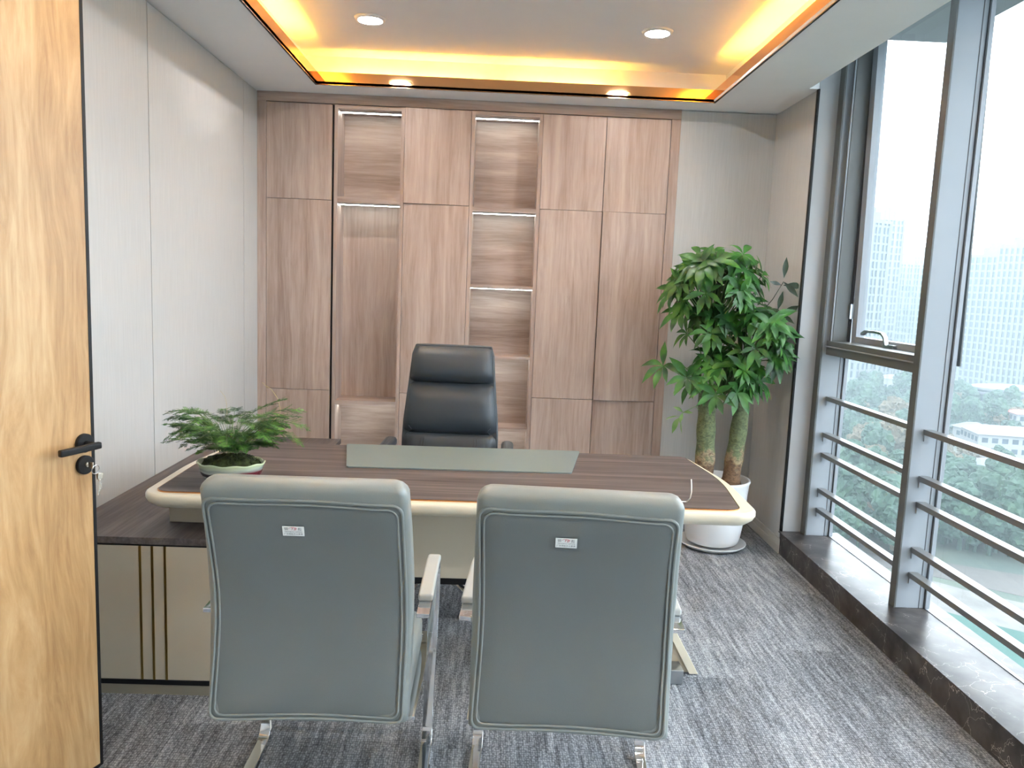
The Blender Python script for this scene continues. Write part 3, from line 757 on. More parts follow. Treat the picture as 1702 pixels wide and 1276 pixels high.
for s in (-1, 1):
    bm = bmesh.new()
    for k, q in enumerate([0]):
        pr_ = fillet([(-.030, -.26, .028), (.030, -.26, .028), (.030, .08, .028), (-.030, .08, .028)], 6)
        loft(bm, [[(x+s*.292, y, z+.018*max(0, (y+.05))*-1) for x, y in inset(pr_, d)] for d, z in ((.012, .680), (0, .692), (0, .712), (.006, .722), (.018, .727))])
    obj('armrest', bm, M['black_leather'], bc, smooth=True)
    bm = bmesh.new(); flatbar(bm, [(s*.29, -.20, .682), (s*.29, -.19, .56), (s*.274, -.15, .47), (s*.26, -.10, .405), (s*.15, -.10, .39)], .03, .014, Vector((0, 1, 0)))
    obj('armrest_bracket', bm, M['chrome'], bc, bevel=.002)
bm = bmesh.new(); cyl(bm, (0, -.16, .10), (0, -.16, .26), .030, .030); cyl(bm, (0, -.16, .26), (0, -.16, .40), .016, .016)
obj('gas_lift', bm, M['chrome'], bc, smooth=False)
for k in range(5):
    a = k*2*PI/5+.3; d = Vector((math.cos(a), math.sin(a), 0)); c0 = Vector((0, -.16, 0))
    bm = bmesh.new(); tube(bm, [c0+d*.02+Vector((0, 0, .115)), c0+d*.15+Vector((0, 0, .105)), c0+d*.30+Vector((0, 0, .078))], [.026, .02, .014], 8)
    lg = obj('base_leg', bm, M['chrome'], bc, smooth=True)
    bm = bmesh.new(); p = c0+d*.30; sd = Vector((-d.y, d.x, 0))
    cyl(bm, p+sd*.008+Vector((0, 0, .029)), p+sd*.026+Vector((0, 0, .029)), .0285, .0285, 20); cyl(bm, p-sd*.008+Vector((0, 0, .029)), p-sd*.026+Vector((0, 0, .029)), .0285, .0285, 20)
    cyl(bm, p+Vector((0, 0, .03)), p+Vector((0, 0, .075)), .006, .006, 10)
    obj('caster', bm, M['black_plastic'], lg)

# ------------------------------------------------------------------ plants
def leaf_mat(name, dark, mid, light, rough=.42, scale=9):
    m, nt, b = nmat(name); N = nt.nodes; L = nt.links
    tc = N.new('ShaderNodeTexCoord'); no = N.new('ShaderNodeTexNoise'); no.inputs['Scale'].default_value = scale; no.inputs['Detail'].default_value = 3
    L.new(tc.outputs['Object'], no.inputs['Vector'])
    r = N.new('ShaderNodeValToRGB'); el = r.color_ramp.elements; el[0].position = .34; el[0].color = (*dark, 1); el[1].position = .68; el[1].color = (*light, 1)
    q = el.new(.5); q.color = (*mid, 1)
    L.new(no.outputs['Fac'], r.inputs[0]); L.new(r.outputs[0], b.inputs['Base Color']); setp(b, Roughness=rough)
    b.inputs['Transmission Weight'].default_value = 0
    tr = N.new('ShaderNodeBsdfTranslucent'); L.new(r.outputs[0], tr.inputs[0]); mx = N.new('ShaderNodeMixShader'); mx.inputs[0].default_value = .25
    o = nt.nodes['Material Output']; L.new(b.outputs[0], mx.inputs[1]); L.new(tr.outputs[0], mx.inputs[2]); L.new(mx.outputs[0], o.inputs[0])
    return m
M['leaf'] = leaf_mat('glossy_leaf', (.012, .052, .014), (.034, .135, .024), (.085, .26, .04))
M['leaf_shaded'] = leaf_mat('shaded_leaf', (.010, .022, .010), (.016, .035, .014), (.03, .05, .02))  # darker greens put shade into the colour of the leaves by the wall
M['leaf_pale'] = leaf_mat('pale_leaf', (.16, .30, .09), (.22, .38, .12), (.3, .45, .18))
M['petiole'] = plain('petiole', (.10, .17, .05), .5)
def bark_mat():
    m, nt, b = nmat('money_tree_bark'); N = nt.nodes; L = nt.links
    tc = N.new('ShaderNodeTexCoord'); sx = N.new('ShaderNodeSeparateXYZ'); L.new(tc.outputs['Object'], sx.inputs[0])
    no = N.new('ShaderNodeTexNoise'); no.inputs['Scale'].default_value = 26; no.inputs['Detail'].default_value = 6; L.new(tc.outputs['Object'], no.inputs['Vector'])
    ma = N.new('ShaderNodeMath'); ma.operation = 'MULTIPLY_ADD'; ma.inputs[1].default_value = .26; L.new(no.outputs['Fac'], ma.inputs[0]); L.new(sx.outputs['Z'], ma.inputs[2])
    r = N.new('ShaderNodeValToRGB'); el = r.color_ramp.elements; el[0].position = .62; el[0].color = (.17, .105, .065, 1); el[1].position = .72; el[1].color = (.15, .185, .10, 1)
    q = el.new(.67); q.color = (.33, .26, .17, 1)
    L.new(ma.outputs[0], r.inputs[0])
    mp = N.new('ShaderNodeMapping'); mp.inputs['Scale'].default_value = (1, 1, 1.6); L.new(tc.outputs['Object'], mp.inputs[0])
    n2 = N.new('ShaderNodeTexNoise'); n2.inputs['Scale'].default_value = 45; n2.inputs['Detail'].default_value = 7; n2.inputs['Distortion'].default_value = 1; L.new(mp.outputs[0], n2.inputs['Vector'])
    r2 = N.new('ShaderNodeValToRGB'); r2.color_ramp.elements[0].position = .35; r2.color_ramp.elements[0].color = (.62, .62, .62, 1); r2.color_ramp.elements[1].position = .62; r2.color_ramp.elements[1].color = (1.25, 1.2, 1.1, 1)
    L.new(n2.outputs['Fac'], r2.inputs[0])
    mx = N.new('ShaderNodeMix'); mx.data_type = 'RGBA'; mx.blend_type = 'MULTIPLY'; mx.inputs[0].default_value = 1
    L.new(r.outputs[0], mx.inputs[6]); L.new(r2.outputs[0], mx.inputs[7]); L.new(mx.outputs[2], b.inputs['Base Color']); setp(b, Roughness=.85)
    bp = N.new('ShaderNodeBump'); bp.inputs['Strength'].default_value = .8; bp.inputs['Distance'].default_value = .006; L.new(n2.outputs['Fac'], bp.inputs['Height']); L.new(bp.outputs[0], b.inputs['Normal'])
    return m
M['bark'] = bark_mat()
def leaflet(bm, base, d, nrm, L_, w, droop, rnd):
    """one pointed leaflet folded along its midrib, drooping towards the tip"""
    d = d.normalized(); side = d.cross(nrm).normalized(); n = side.cross(d).normalized()
    seg = 7; p = Vector(base); dirv = d.copy(); rows = []
    prof = [.05, .34, .72, .97, 1.0, .74, .36, .0]
    for i in range(seg+1):
        s_ = side; ww = w*prof[i]
        nn = s_.cross(dirv).normalized()
        rows.append((bm.verts.new(p - s_*ww + nn*ww*.22), bm.verts.new(p), bm.verts.new(p + s_*ww + nn*ww*.22)))
        dirv = (dirv + Vector((0, 0, -1))*droop/seg).normalized(); p = p + dirv*L_/seg
    for a, b2 in zip(rows, rows[1:]):
        bm.faces.new((a[0], a[1], b2[1], b2[0])); bm.faces.new((a[1], a[2], b2[2], b2[1]))
def palmate(bm, C_, axis, n, L_, rng, droop=1.25, spread=1.15):
    axis = axis.normalized(); u = axis.orthogonal().normalized(); v = axis.cross(u); a0 = rng.random()*6.28
    for k in range(n):
        a = a0+k*2*PI/n+rng.uniform(-.15, .15)
        rd = u*math.cos(a)+v*math.sin(a)
        d = rd*math.sin(spread)+axis*math.cos(spread)
        ln = L_*rng.uniform(.78, 1.1)
        leaflet(bm, C_, d, axis, ln, ln*.155, droop*rng.uniform(.6, 1.3), rng)
def money_tree():
    px, py = 1.355, 4.52
    th = thing('potted_money_tree', 'tall money tree with two thick trunks in a white pot by the window corner', 'potted plant', (px, py, 0))
    bm = bmesh.new()
    lathe(bm, [(.0, .022), (.128, .022), (.150, .032), (.162, .07), (.172, .14), (.180, .24), (.186, .33), (.192, .392), (.198, .405), (.196, .414), (.186, .414), (.180, .404), (.176, .36), (.0, .355)], 56)
    obj('pot', bm, M['white_pot'], th, smooth=True)
    bm = bmesh.new(); lathe(bm, [(.0, .366), (.08, .370), (.150, .366), (.1765, .362)], 40); obj('soil', bm, M['soil'], th, smooth=True)
    rng = random.Random(21)
    # trunks, given relative to the pot
    t1 = [(-.080, .0, .36), (-.074, .0, .50), (-.080, .0, .66), (-.082, .01, .82), (-.09, .01, 1.0)]
    t2 = [(.080, -.02, .36), (.088, -.02, .50), (.105, -.015, .66), (.118, -.01, .84), (.10, 0, .98)]
    for tt, r0 in ((t1, .050), (t2, .045)):
        pts = []; rs = []
        for i in range(len(tt)-1):
            for k in range(5):
                u = k/5; z = lerp(tt[i][2], tt[i+1][2], u); pts.append(tuple(lerp(tt[i][j], tt[i+1][j], u) for j in range(3)))
                rs.append(r0*(1.18-.32*(z-.36)) * (1+.05*math.sin(z*38))*(1.15 if z < .40 else 1))
        bm = bmesh.new(); tube(bm, pts, rs, 18); obj('trunk', bm, M['bark'], th, smooth=True)
    # leaves: hand-placed cluster centres (relative), then fill on three rounded crowns
    bm = bmesh.new(); bp_ = bmesh.new(); cl = []
    crowns = [((-.08, -.02, 1.56), (.27, .20, .20), 60, (-.09, 0, 1.2)), ((.17, -.06, 1.26), (.22, .18, .18), 34, (.10, 0, 1.0)), ((-.03, -.05, 1.03), (.25, .17, .13), 28, (0, 0, .9)), ((-.10, -.03, 1.30), (.16, .13, .14), 14, (-.08, 0, 1.0))]
    for cen, rad, n, root in crowns:
        for k in range(n):
            while True:
                v = Vector((rng.uniform(-1, 1), rng.uniform(-1, 1), rng.uniform(-1, 1)))
                if .35 < v.length < 1 and not (v.z < -.55): break
            v = v.normalized()*rng.uniform(.62, 1.0)
            p = Vector(cen)+Vector((v.x*rad[0], v.y*rad[1], v.z*rad[2]))
            cl.append((p, (Vector((v.x, v.y-.35, v.z*.6+.55))), rng.choice([5, 6, 6, 7]), rng.uniform(.112, .160), Vector(root)))
    for p, ax in (((-.37, -.04, 1.07), (-.5, -.5, .4)), ((-.30, -.06, 1.38), (-.6, -.5, .4)), ((-.34, -.02, 1.50), (-.8, -.3, .3)), ((-.27, 0, 1.58), (-.8, -.3, .5)),
                  ((.30, -.20, 1.22), (.6, -.5, .3)), ((.30, -.17, 1.33), (.4, -.6, .5)), ((.22, -.20, 1.16), (.2, -.8, .3)), ((-.10, -.20, .93), (-.2, -.8, .2)), ((.02, -.20, .95), (.2, -.8, .2)), ((-.25, -.12, 1.02), (-.3, -.8, .3))):
        cl.append((Vector(p), Vector(ax), 6, .15, Vector((p[0]*.3, 0, p[2]-.1))))
    for p, ax, n, ln, root in cl:
        # keep clear of the pale wall behind and the column
        if p.x+px > 1.60 and p.y+py > 4.25: p.x = 1.60-px
        palmate(bm, p, ax, n, ln, rng)
        mid = root.lerp(p, .5)+Vector((0, 0, .05))
        tube(bp_, [root, mid, p], [.005, .0035, .0022], 5)
    # branch wood
    for tt, tops in ((t1[-1], [(-.16, 0, 1.45), (-.05, .03, 1.55), (-.02, -.05, 1.4)]), (t2[-1], [(.16, -.02, 1.28), (.06, 0, 1.35), (.2, -.08, 1.2)])):
        for q in tops: tube(bp_, [tt, Vector(tt).lerp(Vector(q), .5)+Vector((0, 0, .04)), q], [.016, .011, .006], 7)
    # clip leaves that would run through the walls
    for v in bm.verts:
        if v.co.y+py > 5.02: v.co.y = 5.02-py-random.random()*.01
        if v.co.x+px > XR-.022 and v.co.y+py > 4.385: v.co.x = XR-.022-px-random.random()*.006
    obj('foliage', bm, M['leaf'], th, smooth=True)
    obj('branches', bp_, M['petiole'], th, smooth=True)
    bm = bmesh.new(); palmate(bm, Vector((-.245, -.03, .775)), Vector((-.5, -.4, -.2)), 3, .115, rng, 1.4, .8); palmate(bm, Vector((-.23, -.02, .80)), Vector((-.2, -.7, .3)), 3, .08, rng, .6)
    tube(bm, [(-.23, -.02, .80), (-.16, -.02, .84), (-.11, 0, .80)], .002, 5)
    ob = obj('pale_shoot', bm, M['leaf_pale'], th, smooth=True); ob['label'] = 'pale young shoot low on the left trunk'
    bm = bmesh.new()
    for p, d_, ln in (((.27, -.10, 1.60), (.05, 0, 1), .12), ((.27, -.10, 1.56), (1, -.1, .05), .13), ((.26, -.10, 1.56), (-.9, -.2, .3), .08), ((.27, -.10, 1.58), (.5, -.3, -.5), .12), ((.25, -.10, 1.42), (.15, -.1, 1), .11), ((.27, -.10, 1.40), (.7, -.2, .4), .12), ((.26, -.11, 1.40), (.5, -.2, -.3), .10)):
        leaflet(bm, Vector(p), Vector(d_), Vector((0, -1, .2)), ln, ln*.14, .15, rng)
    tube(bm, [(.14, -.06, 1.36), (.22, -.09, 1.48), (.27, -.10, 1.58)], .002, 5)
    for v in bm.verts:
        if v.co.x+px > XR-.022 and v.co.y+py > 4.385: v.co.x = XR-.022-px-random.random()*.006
    ob = obj('shaded_shoot', bm, M['leaf_shaded'], th, smooth=True); ob['label'] = 'leaves against the wall panel, coloured dark as if in shade'
    bm = bmesh.new(); lathe(bm, [(0, .001), (.165, .001), (.180, .008), (.197, .022), (.200, .028), (.194, .028), (.176, .012), (0, .010)], 56)
    tag(obj('plant_saucer', bm, M['white_pot'], smooth=True, loc=(px, py, 0)), 'white round saucer on the carpet under the big white pot', 'saucer')
money_tree()

M['fern'] = leaf_mat('fern_green', (.012, .045, .014), (.035, .125, .022), (.14, .34, .05), .5, 16)
M['moss'] = plain('moss', (.035, .045, .010), .95, bump=1, bscale=120, var=.6, vscale=50)
def glaze_mat():
    m, nt, b = nmat('striped_glaze'); N = nt.nodes; L = nt.links
    tc = N.new('ShaderNodeTexCoord'); sx = N.new('ShaderNodeSeparateXYZ'); L.new(tc.outputs['Object'], sx.inputs[0])
    no = N.new('ShaderNodeTexNoise'); no.inputs['Scale'].default_value = 22; no.inputs['Detail'].default_value = 4; L.new(tc.outputs['Object'], no.inputs['Vector'])
    ma = N.new('ShaderNodeMath'); ma.operation = 'MULTIPLY_ADD'; ma.inputs[1].default_value = .014; L.new(no.outputs['Fac'], ma.inputs[0]); L.new(sx.outputs['Z'], ma.inputs[2])
    mr = N.new('ShaderNodeMapRange'); mr.inputs['From Min'].default_value = .0; mr.inputs['From Max'].default_value = .080; L.new(ma.outputs[0], mr.inputs[0])
    r = N.new('ShaderNodeValToRGB'); r.color_ramp.interpolation = 'LINEAR'; el = r.color_ramp.elements
    el[0].position = 0; el[0].color = (.045, .045, .05, 1); el[1].position = 1; el[1].color = (.50, .58, .36, 1)
    for p, c_ in ((.30, (.035, .03, .04)), (.36, (.42, .47, .42)), (.43, (.45, .48, .42)), (.47, (.05, .04, .05)), (.62, (.045, .03, .045)), (.68, (.42, .45, .40)), (.78, (.30, .34, .31)), (.86, (.46, .52, .40))):
        q = el.new(p); q.color = (*c_, 1)
    L.new(mr.outputs[0], r.inputs[0])
    # dark red patch of glaze on the right flank
    r2 = N.new('ShaderNodeMapRange'); r2.inputs['From Min'].default_value = .03; r2.inputs['From Max'].default_value = .06; L.new(sx.outputs['X'], r2.inputs[0])
    r3 = N.new('ShaderNodeMapRange'); r3.inputs['From Min'].default_value = .056; r3.inputs['From Max'].default_value = .048; L.new(sx.outputs['Z'], r3.inputs[0])
    mu = N.new('ShaderNodeMath'); mu.operation = 'MULTIPLY'; L.new(r2.outputs[0], mu.inputs[0]); L.new(r3.outputs[0], mu.inputs[1])
    mx = N.new('ShaderNodeMix'); mx.data_type = 'RGBA'; L.new(mu.outputs[0], mx.inputs[0]); L.new(r.outputs[0], mx.inputs[6]); mx.inputs[7].default_value = (.12, .012, .022, 1)
    L.new(mx.outputs[2], b.inputs['Base Color']); setp(b, Roughness=.18); b.inputs['Coat Weight'].default_value = .5
    return m
M['glaze'] = glaze_mat()
def fern():
    fx_, fy_ = -.917, 2.745
    th = thing('potted_fern', 'feathery asparagus fern in an oval striped glazed bowl on the desk', 'potted plant', (fx_, fy_, .7636))
    wob = lambda a, r, z: .0022*math.sin(9*a)*(1 if z > .068 else 0)
    bm = bmesh.new()
    lathe(bm, [(r_*.965, z_*.76) for r_, z_ in [(0, .001), (.070, .001), (.080, .006), (.095, .022), (.108, .045), (.114, .065), (.116, .082), (.122, .094), (.124, .100), (.120, .102), (.112, .094), (.108, .082), (0, .078)]], 60, sy=.78, wob=wob)
    obj('bowl', bm, M['glaze'], th, smooth=True)
    bm = bmesh.new(); rng = random.Random(5)
    lathe(bm, [(.104, .062), (.096, .074), (.08, .086), (.05, .096), (.0, .100)], 50, sy=.78, wob=lambda a, r, z: .004*math.sin(5*a+r*60)+.003*math.sin(13*a-r*90))
    for k in range(420):
        a = rng.random()*6.28; r = math.sqrt(rng.random())*.10; z = .100-.030*(r/.108)**2; c_ = Vector((r*math.cos(a), r*.78*math.sin(a), z)); d = Vector((rng.uniform(-1, 1), rng.uniform(-1, 1), .9)).normalized()*rng.uniform(.006, .013); s_ = d.cross(Vector((rng.random(), rng.random(), .2))).normalized()*.0016
        v = [bm.verts.new(c_-s_), bm.verts.new(c_+s_), bm.verts.new(c_+d)]; bm.faces.new(v)
    obj('moss', bm, M['moss'], th, smooth=True)
    bm = bmesh.new(); st = bmesh.new()
    def frond(root, d, L_, rise, wid, n=22, droop=1.0, plane=None):
        # wiry stem rises then arches over; flat triangular spray of needles
        d = Vector(d).normalized(); p = Vector(root); pts = [p.copy()]
        stem_n = 5; cur = Vector((d.x*.35, d.y*.35, 1)).normalized()
        for k in range(stem_n): p = p+cur*rise/stem_n; cur = (cur+d*.22).normalized(); pts.append(p.copy())
        spine = [p.copy()]; dirv = (d+Vector((0, 0, .28))).normalized()
        for k in range(n):
            dirv = (dirv+Vector((0, 0, -1))*droop*.9/n).normalized(); p = p+dirv*L_/n; spine.append(p.copy())
        tube(st, pts+spine[::3], .0009, 4)
        for k in range(1, n+1):
            q = spine[k]; t = (spine[k]-spine[k-1]).normalized(); sd = t.cross(Vector((0, 0, 1))).normalized()
            bl = wid*math.sin(PI*min(1, (k/n)*.86+.14))**.8 * rng.uniform(.8, 1.1)
            for s in (-1, 1):
                bd = (t*.75+sd*s+Vector((0, 0, rng.uniform(-.35, .30)))).normalized()
                nd_ = max(3, int(bl/.0045)); b0 = q
                bn = bd.cross(t).normalized()
                w_ = .0010
                v = [bm.verts.new(b0-t*w_), bm.verts.new(b0+t*w_), bm.verts.new(b0+bd*bl)]; bm.faces.new(v)
                for j in range(1, nd_+1):
                    c_ = b0+bd*bl*j/nd_; ln = .0105*(1-.5*j/nd_)
                    for s2 in (-1, 1):
                        e1 = (bd*.8+bd.cross(bn)*s2+bn*rng.uniform(-.35, .35)).normalized()*ln*rng.uniform(.8, 1.15)
                        wv = bd*.0015
                        bm.faces.new([bm.verts.new(c_-wv), bm.verts.new(c_+wv), bm.verts.new(c_+e1)])
    spec = []
    for k in range(120):
        a = k*2.4+rng.uniform(-.2, .2); el_ = rng.random()
        spec.append((a, rng.uniform(.05, .135), rng.uniform(.025, .165), rng.uniform(.020, .034)))
    for a, L_, rise, wid in spec:
        r = rng.uniform(.01, .05)
        frond((r*math.cos(a), r*.7*math.sin(a), .112), (math.cos(a), .8*math.sin(a), 0), L_, rise, wid, droop=rng.uniform(.3, .95))
    # the reaching ones: low to the left, high over the top, wide to the right
    for root, d, L_, rise, wid, dr_ in (((-.05, -.02, .11), (-1, -.15, .05), .155, .045, .035, .7), ((-.05, .0, .11), (-1, -.35, 0), .12, .10, .035, 1.2), ((-.02, 0, .11), (-.9, .1, .1), .13, .17, .04, 1.0), ((.0, -.02, .11), (.5, -.1, .25), .14, .175, .045, .6),
                                      ((.04, -.01, .11), (1, -.1, .1), .17, .14, .05, 1.0), ((.04, .02, .11), (1, .1, 0), .17, .09, .05, 1.3), ((.03, -.03, .11), (.8, -.6, .1), .12, .12, .045, 1.2), ((.0, -.03, .11), (.3, -1, 0), .09, .11, .045, 1.3), ((.02, .0, .11), (.8, .3, .2), .15, .16, .05, .9)):
        frond(root, d, L_, rise, wid, droop=dr_)
    obj('fronds', bm, M['fern'], th); obj('stems', st, M['petiole'], th)
    bm = bmesh.new()
    tube(bm, [(.05, .02, .12), (.11, .04, .19), (.158, .05, .245), (.160, .05, .262), (.150, .05, .300), (.128, .05, .332), (.108, .05, .344), (.095, .05, .356)], .0009, 5)
    tube(bm, [(-.02, .02, .24), (-.022, .02, .28), (-.028, .02, .305), (-.044, .02, .325)], .0006, 4)
    ob = obj('dry_tendril', bm, plain('straw', (.55, .45, .22), .6), th, smooth=True); ob['label'] = 'thin dry yellow tendril'
fern()

# ------------------------------------------------------------------ the city below and beyond
GZ = -50.0
def gp(px, py, z=GZ):
    """point of the ground plane seen at a pixel of the photograph"""
    d = fwd + rt*((px-851)/F_PX) - up*((py-638)/F_PX); t_ = (z-CAM.z)/d.z
    return CAM+d*t_
def ztop(px, py, D_):
    d = fwd + rt*((px-851)/F_PX) - up*((py-638)/F_PX); t_ = D_/math.hypot(d.x, d.y); return CAM.z+d.z*t_
def ground_mat():
    m, nt, b = nmat('park_ground'); N = nt.nodes; L = nt.links
    tc = N.new('ShaderNodeTexCoord'); no = N.new('ShaderNodeTexNoise'); no.inputs['Scale'].default_value = .035; no.inputs['Detail'].default_value = 8; L.new(tc.outputs['Object'], no.inputs['Vector'])
    r = N.new('ShaderNodeValToRGB'); el = r.color_ramp.elements; el[0].position = .38; el[0].color = (.022, .036, .030, 1); el[1].position = .66; el[1].color = (.085, .078, .068, 1)
    q = el.new(.52); q.color = (.038, .050, .036, 1)
    L.new(no.outputs['Fac'], r.inputs[0]); L.new(r.outputs[0], b.inputs['Base Color']); setp(b, Roughness=.95); return m
M['ground'] = ground_mat()
M['tower_glass'] = plain('tower_windows', (.012, .026, .045), .5, var=.3, vscale=.25)
M['tower_white'] = plain('tower_render', (.095, .108, .116), .8, var=.04, vscale=.05)
M['tower_grey'] = plain('tower_grey_render', (.10, .11, .135), .8, var=.04, vscale=.05)
M['low_white'] = plain('low_building_render', (.17, .175, .18), .8, var=.05, vscale=.1)
M['roof_grey'] = plain('grey_roof', (.08, .085, .1), .8, var=.1, vscale=.3)
M['roof_red'] = plain('red_roof', (.42, .06, .05), .8)
M['tree'] = leaf_mat('park_tree', (.008, .028, .020), (.016, .046, .030), (.034, .075, .042), .8, .35)
M['tree_b'] = leaf_mat('autumn_tree', (.045, .04, .024), (.075, .06, .035), (.10, .08, .05), .8, .35)
M['path'] = plain('pale_paving', (.080, .077, .074), .9, var=.25, vscale=.25)
M['road'] = plain('asphalt', (.045, .041, .039), .9, var=.15, vscale=.2)
M['water'] = plain('green_water', (.034, .070, .062), .8, var=.1, vscale=.1, spec=.05)
tag(obj('terrain', B((-400, 1500, -600, 1700, GZ-2, GZ)), M['ground']), 'hazy ground of the city far below the windows', 'ground', kind='structure')
def patch(name, pts, z, mat, label, cat):
    bm = bmesh.new(); q = [gp(*p) for p in pts]; q = [(p.x, p.y) for p in q]
    ar = sum(q[i][0]*q[(i+1) % len(q)][1]-q[(i+1) % len(q)][0]*q[i][1] for i in range(len(q)))
    if ar < 0: q = q[::-1]
    loft(bm, [[(x, y, GZ+.01) for x, y in q], [(x, y, GZ+z) for x, y in q]])
    return tag(obj(name, bm, M[mat]), label, cat)
patch('pond', [(1440, 990), (1560, 1014), (1640, 1036), (1760, 1066), (1900, 1250), (1650, 1240), (1480, 1100)], .10, 'water', 'green water basin far below the near window bay', 'pond')
patch('paved_square', [(1380, 935), (1480, 950), (1560, 968), (1620, 985), (1760, 1015), (1760, 1078), (1640, 1050), (1560, 1028), (1440, 1000)], .06, 'path', 'pale paved square beside the green water', 'paving')
patch('road', [(1380, 905), (1480, 925), (1570, 935), (1650, 948), (1760, 965), (1760, 1005), (1650, 980), (1560, 960), (1480, 945), (1380, 930)], .05, 'road', 'grey brown road between the dark trees and the pale square', 'road')
patch('building_site', [(1560, 765), (1640, 770), (1720, 800), (1720, 838), (1620, 828), (1550, 810)], .05, 'path', 'pale bare building site beyond the dark trees', 'ground')

def tower(px, py_base, py_top, w, d, label, mat='tower_white', rot=.3, bays=6, name='apartment_tower', push=0):
    g = gp(px, py_base); D_ = math.hypot(g.x, g.y); zt = ztop(px, py_top, D_); h_ = zt-GZ
    th = thing(name, label, 'tower block', (g.x, g.y, GZ), rot, 'hazy apartment towers across the park')
    bx('core', [(-w/2, w/2, -d/2, d/2, 0, h_)], 'tower_glass', th)
    fl = []; n = int(h_/4.1)
    for k in range(n+1): fl.append((-w/2-.45, w/2+.45, -d/2-.45, d/2+.45, k*4.1, k*4.1+1.0))
    for k in range(bays+1):
        x = -w/2+k*w/bays; ww = .9 if k % 2 else .45
        fl += [(x-ww, x+ww, -d/2-.6, -d/2+.2, 0, h_), (x-ww, x+ww, d/2-.2, d/2+.6, 0, h_)]
    nb = max(2, int(bays*d/w))
    for k in range(nb+1):
        y = -d/2+k*d/nb; fl += [(-w/2-.6, -w/2+.2, y-.7, y+.7, 0, h_), (w/2-.2, w/2+.6, y-.7, y+.7, 0, h_)]
    bx('facade_grid', fl, mat, th)
    bx('roof_crown', [(-w/2-.6, w/2+.6, -d/2-.6, d/2+.6, h_, h_+1.4), (-w*.28, w*.28, -d*.28, d*.28, h_+1.4, h_+5.5), (-w*.16, w*.16, -d*.2, d*.2, h_+5.5, h_+8)], mat, th)
    return th
tower(1412, 668, 372, 15, 15, 'white tower block at the left edge of the far window bay', rot=.45, bays=5)
tower(1442, 640, 368, 15, 16, 'purplish grey tower block beside the window handle', 'tower_grey', .3, 5)
tower(1480, 622, 440, 22, 16, 'broad hazy tower block seen above the window handle', rot=.2, bays=8)
tower(1510, 612, 428, 16, 16, 'pale hazy tower block just left of the thick mullion', rot=.5, bays=7)
tower(1552, 632, 446, 16, 16, 'pale hazy tower block hidden mostly behind the mullion', rot=.5, bays=7)
tower(1602, 642, 452, 20, 18, 'slim pale tower block just right of the mullion', rot=.2, bays=6)
tower(1634, 652, 428, 22, 18, 'tall pale tower block in the middle of the near window bay', rot=.35, bays=7)
tower(1682, 662, 412, 22, 20, 'tallest pale tower block at the right edge of the picture', rot=.5, bays=8)
tower(1746, 684, 420, 18, 20, 'pale tower block cut by the right edge of the picture', rot=.3, bays=8)
# dark podium under the big tower
g = gp(1668, 692); th = thing('podium_building', 'dark curved podium building at the foot of the tallest tower', 'building', (g.x, g.y, GZ), .4)
bm = bmesh.new(); lathe(bm, [(17, 0), (17, 13)], 40, sy=.7); obj('glass_drum', bm, M['tower_glass'], th)
bm = bmesh.new()
for z in (3.2, 7, 11, 13): lathe(bm, [(17.6, z), (18.2, z), (18.2, z+.9), (17.0, z+.9)], 40, sy=.7)
obj('floor_bands', bm, M['tower_grey'], th)
def lowb(px, py, w, d, h_, rot, label, roof='roof_grey', hip=2.5):
    g = gp(px, py); th = thing('low_building', label, 'building', (g.x, g.y, GZ), rot)
    bx('walls', [(-w/2, w/2, -d/2, d/2, 0, h_)], 'low_white', th)
    wn2 = []
    for k in range(int(w/3)):
        for zz_ in range(int(h_/3.2)):
            for s in (-1, 1): wn2.append((-w/2+1+k*3, -w/2+2.8+k*3, s*d/2-.06, s*d/2+.06, zz_*3.2+.9, zz_*3.2+2.5))
    for k in range(int(d/3)):
        for zz_ in range(int(h_/3.2)):
            for s in (-1, 1): wn2.append((s*w/2-.06, s*w/2+.06, -d/2+1+k*3, -d/2+2.8+k*3, zz_*3.2+.9, zz_*3.2+2.5))
    if wn2: bx('windows', wn2, 'tower_glass', th)
    bm = bmesh.new(); e_ = .8
    loft(bm, [[(-w/2-e_, -d/2-e_, h_), (w/2+e_, -d/2-e_, h_), (w/2+e_, d/2+e_, h_), (-w/2-e_, d/2+e_, h_)], [(-w/2+hip, -d*.08, h_+hip*.8), (w/2-hip, -d*.08, h_+hip*.8), (w/2-hip, d*.08, h_+hip*.8), (-w/2+hip, d*.08, h_+hip*.8)]])
    obj('roof', bm, M[roof], th)
lowb(1688, 722, 34, 14, 7, -.25, 'long low building with grey pitched roof beyond the trees at right')
lowb(1672, 768, 24, 15, 10, -.2, 'white flat building above the building site')
lowb(1705, 745, 12, 9, 13, -.2, 'small building with a red roof at the right edge', 'roof_red', 1.2)
lowb(1612, 742, 9, 8, 7, .1, 'narrow white building just right of the mullion')
lowb(1640, 800, 12, 7, 5, .2, 'small white shed on the building site')
lowb(1590, 795, 9, 6, 4, -.3, 'smallest white shed on the building site, by the mullion')
lowb(1482, 655, 12, 12, 9, .3, 'small white pavilion below the window handle')
lowb(1452, 672, 16, 10, 6, .5, 'low pale house left of the pavilion')
lowb(1440, 790, 13, 9, 5, .2, 'low house among the trees in the far window bay')
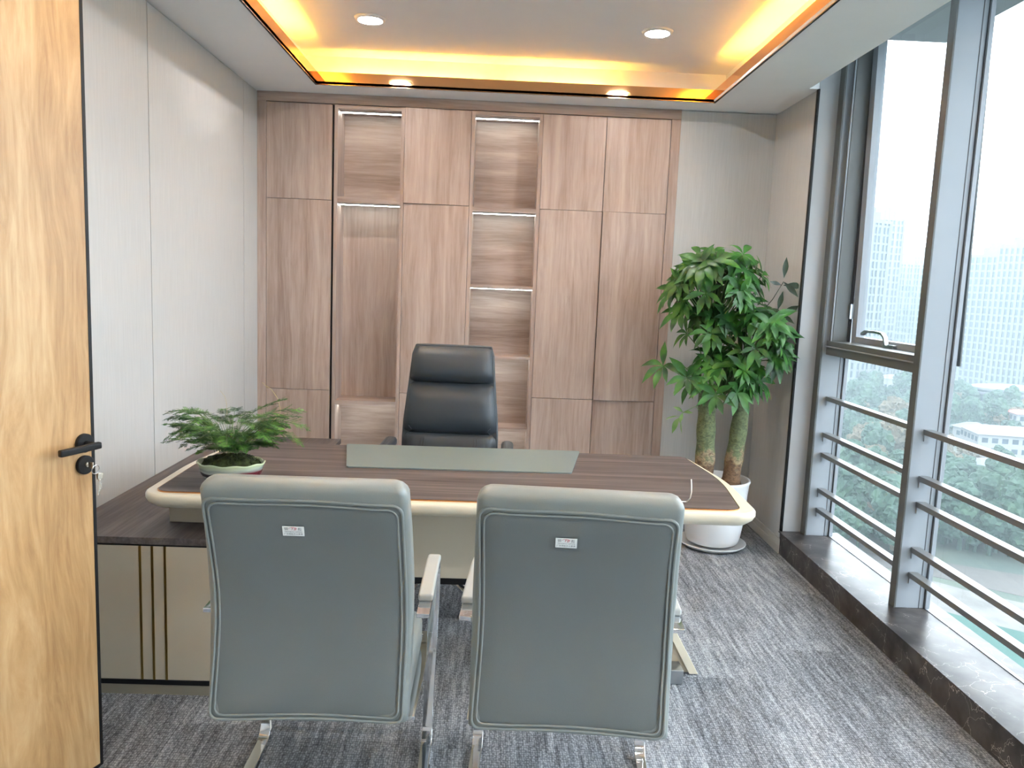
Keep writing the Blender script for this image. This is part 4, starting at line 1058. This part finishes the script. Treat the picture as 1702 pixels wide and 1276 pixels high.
# park trees
def tree_mesh(seed, mat, conifer=False):
    rng = random.Random(seed); bm = bmesh.new()
    for k in range(14):
        r = rng.uniform(.9, 1.8); p = Vector((rng.uniform(-1.9, 1.9), rng.uniform(-1.9, 1.9), rng.uniform(2.6, 6.2)))
        if conifer: f = (p.z-2.6)/3.6; p.x *= (1-f); p.y *= (1-f); p.z += f*2.5
        q = bmesh.ops.create_icosphere(bm, subdivisions=3, radius=r)
        for v in q['verts']: v.co *= 1+rng.uniform(-.30, .22)
        bmesh.ops.translate(bm, vec=p, verts=q['verts'])
    cyl(bm, (0, 0, 0), (0, 0, 4), .3, .2, 8)
    me = bpy.data.meshes.new('park_tree'); bm.to_mesh(me); bm.free(); me.materials.append(M[mat]); return me
tms = [tree_mesh(1, 'tree'), tree_mesh(2, 'tree', True), tree_mesh(3, 'tree'), tree_mesh(4, 'tree_b')]
rng = random.Random(11)
def grove(n, x0, x1, y0, y1, sc, label, autumn=.1, slope=.12):
    k = 0
    while k < n:
        px = rng.uniform(x0, x1); py = rng.uniform(y0, y1)+slope*(px-x0); k += 1
        me = tms[3] if rng.random() < autumn else rng.choice(tms[:3])
        o = bpy.data.objects.new('park_tree', me); COL.objects.link(o); g = gp(px, py); s = sc*rng.uniform(.75, 1.3)
        o.location = (g.x, g.y, GZ); o.scale = (s, s, s*rng.uniform(.9, 1.2)); o.rotation_euler.z = rng.random()*6.28
        tag(o, label, 'tree', 'park trees, ' + label.split(' trees ')[0] + ' ones')
grove(95, 1545, 1725, 838, 908, 1.35, 'dark green trees in the dense grove below the near window bay', .03, .16)
grove(42, 1555, 1725, 690, 735, 1.5, 'hazy trees between the towers and the building site', .12)
grove(16, 1545, 1725, 765, 835, .95, 'scattered trees round the building site', .35)
grove(50, 1375, 1535, 815, 915, 1.3, 'dark green trees low in the far window bay', .08, .1)
grove(45, 1375, 1535, 700, 800, 1.35, 'hazy trees in the upper part of the far window bay park', .3, .1)
grove(20, 1375, 1600, 640, 690, 1.7, 'distant hazy trees at the feet of the towers', .05, .15)

# morning haze lying over the city
hm = bpy.data.materials.new('haze'); hm.use_nodes = True; nt = hm.node_tree; nt.nodes.clear()
ho = nt.nodes.new('ShaderNodeOutputMaterial'); hv = nt.nodes.new('ShaderNodeVolumeScatter')
hv.inputs['Color'].default_value = (.82, .95, 1, 1); hv.inputs['Density'].default_value = .00045
nt.links.new(hv.outputs[0], ho.inputs['Volume'])
tag(obj('haze', B((25, 1300, -300, 1500, GZ+.2, 60)), hm), 'pale haze hanging over the city outside the windows', 'haze', kind='stuff')
